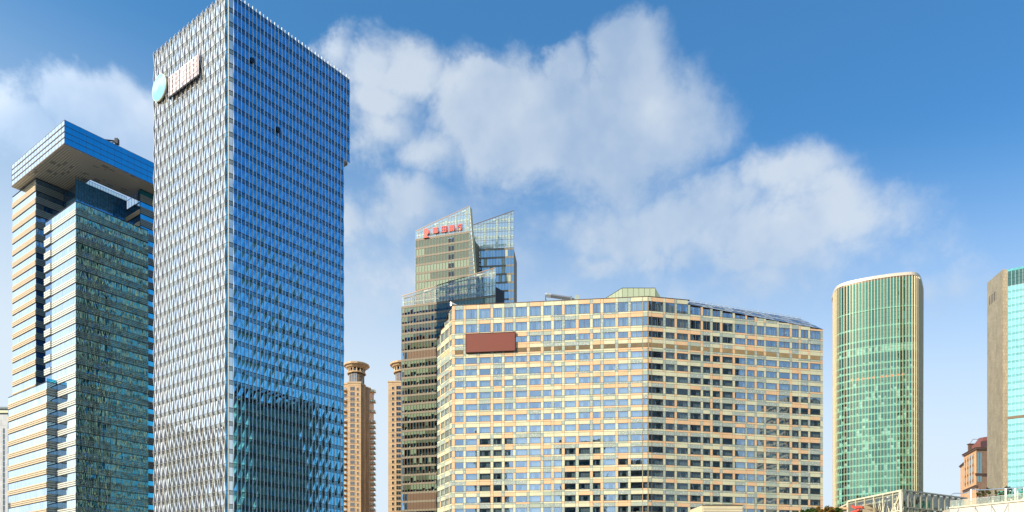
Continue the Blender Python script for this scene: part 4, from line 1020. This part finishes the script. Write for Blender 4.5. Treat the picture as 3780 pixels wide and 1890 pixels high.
def red_roof_building():
    m_o = tiles('orange_tile_wall', (.78, .42, .19), (.60, .33, .15), 1.6, 1.6, ms=.03, var=.06); m_b = tiles('brown_stone', (.26, .16, .10), (.16, .10, .07), 1.8, 2.4, ms=.03, var=.08)
    m_r = solid('red_metal_roof', (.22, .08, .06), .5, .1, .08); m_tr = solid('dark_brown_trim', (.14, .08, .055), .6); m_wn = glass('pale_window', (.8, .8, .7), .35, (.5, .48, .36), .01); m_wb = glass('blue_strip_window', (.4, .6, .65), .35, (.12, .2, .2), .01)
    K = 128.0; q = lambda x, y: Vector(PX(x, K*F/(YH-y)))
    A, B = q(3559, 1679), q(3604, 1654); root = thing('red_roofed_block', 'orange and brown stone block with a red mansard roof, behind the right edge tower', 'building', (A.x, A.y))
    f = seg(A, B); H = HC+K
    C2 = Vector((B.x+16, B.y+1.5)); C3 = Vector((C2.x+25, C2.y+30)); C4 = Vector((A.x+40, A.y+22)); g = seg(B, C2)
    b = MB(); b.prism([A, B, Vector((B.x+1, B.y+5)), Vector((A.x+20, A.y+12)), Vector((A.x+1, A.y+2))], 0, H); b.build('orange_wing', m_o, root)
    b = MB(); b.prism([B, C2, C3, C4], 0, H, 0); b.build('brown_wing', m_b, root)
    def cor(f_, z, w=1.0, h=1.2, t0=-.8, t1=None, nm='cornice', m=m_tr):
        b = MB(); t1 = f_.L+.8 if t1 is None else t1; b.box(f_, t0, t1, z-h, z, -.2, w, 0); b.box(f_, t0-.4, t1+.4, z+.02, z+.5, -.2, w+.5, 0); b.build(nm, m, root)
    cor(f, H, 1.0); cor(g, H+.02, 1.0); cor(f, H-29.0, .8); cor(g, H-20, .7)
    A0, A1 = Vector(PX(3545.5, 640)), Vector(PX(3561, 625)); w0 = seg(A0, A1); zz = Zy(1722, 640)
    b = MB(); b.prism([A0, A1, A1+Vector((30, 12)), A0+Vector((20, 20))], 0, zz); b.build('low_wing', m_o, root); cor(w0, zz, .6, .9)
    wins = []
    for i in range(4):
        t = f.L*(.07+i*.21); w = MB(); w.box(f, t, t+f.L*.09, H-26, H-3.4, -.1, .15, 1)
        for s in range(4): w.box(f, t, t+f.L*.09, H-26+s*6+1, H-26+s*6+3, .16, .2, 2)
        wins.append(w)
    for i in range(2):
        t = g.L*(.02+i*.14); w = MB(); w.box(g, t+.3, t+1.9, H-26, H-3.4, -.1, .15, 1); wins.append(w)
    for k in range(20):
        z = H-34-k*6.2
        if z < 4: break
        for i in range(4): t = f.L*(.1+i*.21); w = MB(); w.box(f, t, t+f.L*.07, z, z+2.6, -.1, .1, 0); wins.append(w)
        for i in range(2): t = g.L*(.04+i*.15); w = MB(); w.box(g, t, t+1.3, z, z+2.6, -.1, .1, 0); wins.append(w)
    parts('window', wins, [m_wn, m_wb, m_tr], root)
    # stepped red roof climbing to the right
    b = MB(); b.prism([Vector(PX(3587, 600)), Vector(PX(3620, 592)), Vector(PX(3660, 600)), Vector(PX(3640, 625))], H, [Zy(1647, 600), Zy(1630, 592), Zy(1622, 600), Zy(1640, 625)], 0); b.build('parapet_roof', m_r, root)
    b = MB(); p0, p1, p2 = Vector(PX(3612, 604)), Vector(PX(3690, 604)), Vector(PX(3700, 616)); zt = Zy(1604, 604)
    b.v = [(p0.x, p0.y, H), (p1.x, p1.y, H), (p2.x, p2.y, H), (p0.x, p2.y, H)]
    s = [(p0.x+1.5, p0.y+1, H+5.5), (p1.x, p1.y+1, H+5.5), (p2.x, p2.y, H+5.5), (p0.x+1.5, p2.y, H+5.5)]; s2 = [(p0.x+7.6, p0.y+5, zt-.8), (p1.x, p1.y+5, zt), (p2.x, p2.y, zt), (p0.x+7.6, p2.y, zt)]
    b.v += s+s2
    for q_ in (0, 4):
        for i in range(4): b.f.append((q_+i, q_+(i+1) % 4, q_+4+(i+1) % 4, q_+4+i)); b.m.append(0)
    b.f.append((8, 9, 10, 11)); b.m.append(0); b.build('mansard_roof', m_r, root)
    b = MB(); k = Fr(PX(3578, 604), (1, 0), (0, -1)); b.box(k, 0, 3.4, H, H+6, -2, 0); b.box(k, -.6, 4.2, H+6.02, H+6.6, -2.4, .4); b.build('roof_cabin', m_tr, root)
    b = MB(); b.beam(k.at(.5, 0, H+6.6), k.at(3.0, 0, H+10), .25); b.beam(k.at(3.0, 0, H+10), k.at(7, 0, H+10), .25); b.beam(k.at(7, 0, H+10), k.at(7, 0, H+1), .25); b.build('roof_gantry', m_r, root)
red_roof_building()

# ------------------------------------------------------------------ far left grey building
def far_left():
    root = thing('grey_slab_building', 'plain grey building with a dark window strip at the bottom left corner', 'building', (-330, 500))
    f = Fr(PX(-140, 500), (1, 0), (0, -1)); L = f.t(29); H = Zy(1502, 500)
    m_w = tiles('grey_panel_wall', (.52, .53, .52), (.28, .29, .29), 3.0, 3.6, ms=.06, var=.04)
    b = MB(); b.box(f, 0, L, 0, H-5, -25, 0); b.build('wall', m_w, root)
    b = MB(); b.box(f, 0, L+.3, H-1.2, H, -25, .4); b.box(f, 0, L-.3, H-5, H-1.2, -24, -.5); b.build('roof_band', solid('blue_grey_band', (.16, .20, .22), .5), root)
    b = MB(); b.box(f, 0, L+.5, H-4.0, H-2.4, -.4, .5); b.build('cream_band', m_cream, root)
    ws = []
    z = H-14
    while z > 4:
        for x in (10.5, -20, -50, -80, -110): w = MB(); t = f.t(x); w.box(f, t, t+1.3, z-3.3, z, -.1, .05); ws.append(w)
        z -= 3.6
    parts('window', ws, m_black if False else glass('slot_window', (.3, .35, .4), .3, (.04, .05, .06)), root)
far_left()

# ------------------------------------------------------------------ low foreground: glass pavilion, terrace, roof box, plants
def leaf_mat(name, c1, c2):
    m, t = newmat(name); tc = N(t, 'ShaderNodeTexCoord'); n = N(t, 'ShaderNodeTexNoise', {'Vector': tc.outputs['Object'], 'Scale': 1.3, 'Detail': 3.0})
    f = N(t, 'ShaderNodeMapRange', {'Value': n.outputs[0], 'From Min': .35, 'From Max': .65}).outputs[0]
    c = N(t, 'ShaderNodeMixRGB', {0: f, 1: tuple(c1)+(1,), 2: tuple(c2)+(1,)}); d = N(t, 'ShaderNodeBsdfDiffuse', {'Color': c.outputs[0]}); tr = N(t, 'ShaderNodeBsdfTranslucent', {'Color': c.outputs[0]})
    mx = N(t, 'ShaderNodeMixShader', {0: .3, 1: d.outputs[0], 2: tr.outputs[0]}); N(t, 'ShaderNodeOutputMaterial', {0: mx.outputs[0]}); return m
m_leaf = leaf_mat('green_leaves', (.04, .09, .02), (.12, .15, .035)); m_leaf2 = leaf_mat('autumn_leaves', (.16, .13, .035), (.34, .17, .045)); m_leaf3 = leaf_mat('shrub_leaves', (.05, .08, .03), (.16, .15, .06))
m_bark = solid('bark', (.12, .09, .06), .9, 0, .25, 2)
def crown(c, rx, ry, rz, nclump, nleaf, size, seed):
    r = random.Random(seed); b = MB()
    for k in range(nclump):
        while True:
            p = Vector((r.uniform(-1, 1), r.uniform(-1, 1), r.uniform(-1, 1)))
            if .25 < p.length < 1: break
        cc = Vector((c[0]+p.x*rx, c[1]+p.y*ry, c[2]+p.z*rz)); cr = r.uniform(.12, .26)*rx
        for q in range(nleaf):
            d = Vector((r.gauss(0, 1), r.gauss(0, 1), r.gauss(0, .8))).normalized()*cr*r.uniform(.4, 1)
            a = Vector((r.gauss(0, 1), r.gauss(0, 1), r.gauss(0, 1))).normalized(); e = a.cross(Vector((r.gauss(0, 1), r.gauss(0, 1), r.gauss(0, 1)))).normalized()
            s = size*r.uniform(.6, 1.3); o = cc+d
            b.poly([o-a*s, o+e*s*.5, o+a*s, o-e*s*.5])
    return b
def tree(x, ytop, d, rad, label, mleaf, seed, group='trees in front of the wide building'):
    X = PX(x, d)[0]; zt = Zy(ytop, d); root = thing('tree', label, 'tree', (X, d), group); r = random.Random(seed)
    ch = rad*.9; cz = zt-ch
    b = MB(); b.tube([(X, d, 0), (X+.1, d, cz*.4), (X-.1, d, cz*.75), (X, d, cz+ch*.3)], .28, 0, 8, .10)
    for k in range(6):
        a = k*1.05+r.random(); b.tube([(X, d, cz*.7+k*.25), (X+math.cos(a)*rad*.35, d+math.sin(a)*rad*.35, cz-.4), (X+math.cos(a)*rad*.75, d+math.sin(a)*rad*.75, cz+ch*.35)], .10, 0, 6, .03)
    b.build('trunk', m_bark, root, True)
    crown((X, d, cz), rad, rad, ch, 70, 70, .13, seed).build('crown', mleaf, root)
def foreground():
    K = 17.9; A, B, C = Vector(PX(3126, K*F/(YH-1848.6))), Vector(PX(3331, K*F/(YH-1806.4))), Vector(PX(3570, K*F/(YH-1837)))
    root = thing('glass_pavilion', 'low glass pavilion with white branching steel lattice at the bottom right', 'pavilion', (B.x, B.y))
    f, g = seg(A, B), seg(B, C); H = HC+K
    m_gl = clear('pavilion_glass', (.85, .9, .85), .16, (.72, .76, .66), .004); m_st = solid('cream_steel', (.70, .64, .46), .45, 0, .06); m_fl = solid('pavilion_floor', (.42, .38, .28), .8)
    b = MB(); b.quad(f, .1, f.L-.1, 0, H-.4, -.12); b.quad(g, .1, g.L-.1, 0, H-.4, -.12); b.build('glazing', m_gl, root)
    b = MB(); r = random.Random(4)
    b.box(f, 0, f.L, H-.22, H, -.35, .05); b.box(f, 0, .25, 0, H, -.3, .05); b.box(f, 0, f.L, H-3.05, H-2.9, -.2, .03)
    for i in range(5): t = f.L*(i+1)/6; b.box(f, t-.04, t+.04, 0, H, -.3, 0)
    for i in range(70):
        t = f.L*(.42+.56*r.random()*1.0) if i > 8 else f.L*r.uniform(.02, .45); z = r.uniform(H-6, H-1.0); t2 = t+r.uniform(-.9, .9); b.beam(f.at(t, -.06, z-1.6), f.at(t2, -.06, min(z+.6, H-.2)), r.uniform(.02, .06))
    b.build('branching_lattice', m_st, root)
    b = MB(); b.hexa([f.at(f.L-.15, -.2, H-6), f.at(f.L+.0, -.2, H-6), f.at(f.L+.25, .15, H-6), f.at(f.L-.15, .15, H-6), f.at(f.L-.55, -.2, H), f.at(f.L-.1, -.2, H), f.at(f.L-.1, .15, H), f.at(f.L-.55, .15, H)])
    b.beam(f.at(f.L-.3, .0, H-.3), f.at(f.L-3.4, 0, H-5.2), .22); b.beam(f.at(f.L-1.6, -.1, H-1.8), f.at(f.L-.9, -.1, H-5.2), .2); b.build('corner_column', m_st, root)
    b = MB(); b.box(g, -.1, g.L, H-.18, H, -.3, .08); b.box(g, 0, g.L, H-2.55, H-2.42, -.15, .06); n = 10
    for i in range(1, n+1): t = g.L*i/n*.93; b.box(g, t-.11, t+.11, 0, H-.18, -.5, .0)
    for i in (0, 5): t = .6+i*1.5; b.beam(g.at(t, -.8, H-1.8), g.at(t+1.8, -.8, H-5), .2)
    b.build('steel_mullions', solid('grey_steel', (.34, .34, .29), .5, .2), root)
    b = MB(); inn = [A+(Vector((0, 1))*0), B, C, C+Vector((3, 26)), A+Vector((4, 26))]
    ce = Vector((sum(p.x for p in inn)/5, sum(p.y for p in inn)/5)); rr2 = [p+(ce-p)*.03 for p in inn]
    b.prism(rr2, H-.5, H-.25); b.build('roof', m_st, root)
    b = MB()
    for k in range(4): b.prism(rr2, H-4.6-k*4, H-4.3-k*4)
    b.build('floor', m_fl, root)
    b = MB(); rr3 = [p+(ce-p)*.62 for p in inn]; b.prism(rr3, 0, H-.5); b.build('inner_wall', solid('warm_inner_wall', (.34, .28, .18), .8, 0, .3, .6), root)
    b = MB()
    for k in range(12): b.box(g, .8+k*.9, 1.3+k*.9, H-.75, H-.6, -3, -2.5)
    for k in range(8): b.box(f, 1+k*1.1, 1.9+k*1.1, H-1.1, H-.6, -1.6, -1.0)
    b.build('ceiling_fitting', m_white, root)
    # red ribbon sign and grey brown sign on its left side
    s = thing('red_emblem', 'blurred wavy red ribbon emblem on the left side of the glass pavilion', 'sign', f.at(2, .4, H-4)); q = Fr(f.at(0, .3, 0)[:2], f.u, f.n)
    def wavy(x0, x1, yt, th, amp):
        b = MB(); n = 14; top, bot = [], []
        for i in range(n+1):
            s_ = i/n; x = x0+(x1-x0)*s_; y = yt(s_); t = q.t(x); top.append((t, q.z(t, y))); bot.append((t, q.z(t, y+th*(1-.5*abs(s_-.4)))))
        for i in range(n): b.hexa([q.at(bot[i][0], 0, bot[i][1]), q.at(bot[i+1][0], 0, bot[i+1][1]), q.at(bot[i+1][0], .3, bot[i+1][1]), q.at(bot[i][0], .3, bot[i][1]), q.at(top[i][0], 0, top[i][1]), q.at(top[i+1][0], 0, top[i+1][1]), q.at(top[i+1][0], .3, top[i+1][1]), q.at(top[i][0], .3, top[i][1])])
        return b
    m_red = solid('red_ribbon', (.70, .09, .06), .5)
    wavy(3147, 3188, lambda s_: 1864+8*s_+3*math.sin(s_*6), 9, 1).build('ribbon', m_red, s)
    wavy(3146, 3176, lambda s_: 1888-9*s_, 9, 1).build('ribbon', m_red, s)
    s = thing('brown_emblem', 'blurred grey brown emblem beside the red ribbon on the glass pavilion', 'sign', f.at(5, .4, H-4)); m_bw = solid('grey_brown', (.30, .24, .15), .7, 0, .2, 2)
    wavy(3196, 3228, lambda s_: 1866+14*s_*s_, 14, 1).build('plate', m_bw, s); wavy(3199, 3214, lambda s_: 1860, 6, 1).build('finial', m_bw, s); wavy(3190, 3236, lambda s_: 1880, 18, 1).build('base_plate', m_bw, s)
    # terrace building to the right
    A2 = Vector(PX(3507, 112)); B2 = Vector(PX(3830, 103.5)); h = seg(A2, B2); zt = Zy(1872, 112)
    tr = thing('roof_terrace_building', 'white panelled terrace building with diagonal joints at the bottom right corner', 'building', (A2.x, A2.y))
    b = MB(); b.prism([A2, B2, B2+Vector((8, 40)), A2+Vector((2, 22))], 0, zt-.25); b.build('wall', solid('cream_wall_panel', (.60, .57, .50), .6, 0, .08, .3), tr)
    b = MB(); b.box(h, -.1, h.L, zt-.2, zt, -6, .15); b.build('terrace_slab', m_st, tr)
    b = MB()
    for i in range(9):
        t = 1.2+i*2.1; b.beam(h.at(t, .04, 0), h.at(t, .04, zt-.2), .07); b.beam(h.at(t, .04, zt-.3), h.at(t+(1.9 if i % 3 else -1.6), .04, zt-4), .08)
    b.build('panel_joint', m_grey, tr)
    b = MB()
    for i in range(12): t = .1+i*1.3; b.quad(h, t, t+1.25, zt+.02, zt+.86, .05)
    b.build('glass_balustrade', clear('balustrade_glass', (.8, .9, .8), .04, (.80, .82, .66), milk=.25), tr)
    b = MB(); b.box(h, .1, h.L, zt+.86, zt+.9, .02, .1); b.build('balustrade_cap', m_steel, tr)
    k2 = Fr(h.at(0, -3, 0)[:2], h.u, h.n); b = MB(); za, zb = Zy(1806, 112), zt
    b.box(k2, 3.5, h.L, zt, zt+1.2, -8, -3); b.build('planter_wall', m_st, tr)
    b = MB()
    for i in range(5): b.quad(k2, 4.2+i*2.2, 5.9+i*2.2, zt+1.2, zt+2.4, -3.2)
    b.build('green_glass_screen', glass('teal_screen', (.2, .7, .5), .3, (.03, .28, .20), .01), tr)
    # chrome hand rail
    rl = thing('chrome_handrail', 'curved chrome rail on white posts along the roof terrace', 'railing', h.at(3, -.6, zt)); e = Fr(h.at(0, -.6, 0)[:2], h.u, h.n)
    pl = [(3510, 1829), (3516, 1823), (3525, 1821), (3555, 1821), (3568, 1819), (3578, 1813), (3586, 1807), (3592, 1806), (3612, 1809), (3640, 1808), (3700, 1803.5), (3722, 1803), (3780, 1800), (3825, 1798)]
    b = MB(); b.tube([e.at(e.t(x), 0, e.z(e.t(x), y)) for x, y in pl], .07, 0, 8); b.tube([e.at(e.t(x), -.3, e.z(e.t(x), y)) for x, y in ((3712, 1806), (3730, 1812), (3745, 1813), (3780, 1808), (3825, 1806))], .06, 0, 8); b.build('rail', solid('chrome', (.75, .75, .75), .12, 1.0, .02), rl, True)
    for x, y, w in ((3585, 1806, .09), (3713, 1803, .12), (3748, 1803, .12), (3757, 1812, .07), (3781, 1800, .1)): b = MB(); t = e.t(x); b.box(e, t-w, t+w, zt, e.z(t, y), -.08, .08); b.build('post', m_white, rl)
    # shrubs
    for i, (x, y, w, lab, sd) in enumerate(((3612, 1797, 1.0, 'pointed leafy shrub on the terrace behind the first rail post', 1), (3668, 1806, .8, 'low shrub between the two tall terrace shrubs', 2), (3699, 1796, 1.0, 'round dark shrub left of the second rail post', 3), (3765, 1805, .9, 'shrub behind the rail at the right edge of the terrace', 4))):
        t = e.t(x); p = e.at(t, -2.2, 0); sh = thing('shrub', lab, 'shrub', (p[0], p[1], zt), 'shrubs on the roof terrace'); zz = Zy(y, p[1])
        crown((p[0], p[1], (zt+zz)/2), w, w, (zz-zt)/2, 45, 40, .09, 30+sd).build('foliage', m_leaf3, sh)
        b = MB(); b.tube([(p[0], p[1], zt), (p[0], p[1], (zt+zz)/2)], .05, 0, 6); b.build('stem', m_bark, sh)
    # roof box in front of the wide building
    bx = thing('beige_roof_box', 'beige slatted roof box at the bottom edge in front of the wide building', 'rooftop box', PX(2600, 95)); K3 = 95*(YH-1865)/F
    a, b1, c1 = Vector(PX(2549, K3*F/(YH-1881))), Vector(PX(2592, 95)), Vector(PX(2742, K3*F/(YH-1865.4)))
    b = MB(); b.prism([a, b1, c1, c1+Vector((0, 8)), a+Vector((1, 8))], 0, HC+K3-.02); b.build('wall', m_fl if False else solid('beige_board', (.62, .53, .34), .7, 0, .12, .6, (.3, .3, 2)), bx)
    h2 = seg(b1, c1); b = MB()
    for i in range(22): b.box(h2, .15, h2.L-.05, HC+K3-.45-i*.33, HC+K3-.25-i*.33, 0, .06)
    b.build('slats', solid('pale_slat', (.66, .58, .40), .6), bx)
    b = MB(); b.box(h2, -.05, h2.L+.05, HC+K3, HC+K3+.06, -7, .1); b.build('coping', m_bronze, bx)
    # small pavilion and trees between the wide building and the glass pavilion
    p = thing('low_shop_roof', 'low cream roof edge between the trees and the glass pavilion', 'building', PX(3080, 112)); b = MB(); a, c = PX(3050, 112), PX(3126, 112)
    b.prism([a, c, (c[0], 124), (a[0], 124)], 0, Zy(1874, 112)-.3); b.build('wall', m_fl, p); b = MB(); b.prism([(a[0]-.3, 111.7), (c[0], 111.7), (c[0], 124), (a[0], 124)], Zy(1874, 112)-.28, Zy(1873, 112)); b.build('roof_edge', m_peach, p)
    for i, (x, y, d, r, lab, m, sd) in enumerate(((2925, 1889, 96, 1.3, 'low green tree at the bottom edge right of the beige roof box', m_leaf, 1), (2985, 1877, 98, 1.4, 'green tree left of the taller autumn tree', m_leaf, 2), (3022, 1871, 100, 1.5, 'tallest tree with green and rust leaves before the wide building', m_leaf2, 3), (3055, 1874, 97, 1.3, 'rust coloured tree just left of the cream roof edge', m_leaf2, 4), (3092, 1879, 99, 1.3, 'bright green tree beside the glass pavilion', m_leaf, 5))):
        tree(x, y, d, r, lab, m, 50+sd)
foreground()

# ------------------------------------------------------------------ the other side of the street, mirrored in the glass
def block(name, label, x, y, w, dp, h, rot, wallm, winm, fh=3.8):
    root = thing(name, label, 'building', (x, y)); c, s = math.cos(rot), math.sin(rot)
    P = [Vector((x+c*a-s*b, y+s*a+c*b)) for a, b in ((-w/2, -dp/2), (w/2, -dp/2), (w/2, dp/2), (-w/2, dp/2))]
    b = MB(); b.prism(P, 0, h); b.build('wall', wallm, root); wb = MB()
    for i in range(4):
        p, q = P[i], P[(i+1) % 4]; u = q-p; f = Fr(p, u); cen = (P[0]+P[2])/2
        if f.n.dot(cen-p) > 0: f.n = -f.n
        z = h-3
        while z > 4: wb.box(f, 1, u.length-1, z-fh*.55, z, -.2, .06); z -= fh
    wb.build('window_band', winm, root)
def across():
    m_d = glass('dark_green_mirror', (.3, .4, .38), .25, (.02, .03, .03), .01); m_w1 = solid('grey_brown_wall', (.20, .19, .16), .7); m_w4 = solid('dark_green_wall', (.07, .08, .05), .7); m_w2 = solid('pale_stone_wall', (.55, .52, .45), .7); m_w3 = solid('sand_wall', (.42, .33, .22), .7)
    BL = [('office_block', 'grey office block left of the street outside the picture', -330, 236, 30, 62, 128, 0, m_w1, m_d),
          ('office_block', 'slim dark tower behind the viewer facing the left bays of the wide building', -90, -100, 20, 18, 138, 0, m_w1, m_d),
          ('office_block', 'slim dark tower behind the viewer facing the middle bays of the wide building', -25, -100, 28, 18, 127, 0, m_w1, m_d),
          ('office_block', 'low dark tower behind the viewer facing the corner of the wide building', 12, -100, 24, 18, 112, 0, m_w1, m_d),
          ('office_block', 'very tall green tower right of the street, outside the picture', 205, 219, 20, 13, 268, 0, m_w4, m_d),
          ('office_block', 'tall tower next to the very tall green tower right of the street', 206, 231, 20, 10, 215, 0, m_w4, m_d),
          ('office_block', 'very tall dark tower behind the viewer to the right', 250, -110, 20, 18, 260, 0, m_w1, m_d),
          ('office_block', 'white tower between two dark towers behind the viewer', 278, -110, 26, 18, 250, 0, m_w2, m_w2),
          ('office_block', 'broad tall dark tower behind the viewer to the right', 315, -110, 44, 18, 245, 0, m_w1, m_d),
          ('office_block', 'sand coloured tower farthest right behind the viewer', 412, -110, 56, 30, 190, 0, m_w3, m_d)]
    for a in BL: block(*a)
across()
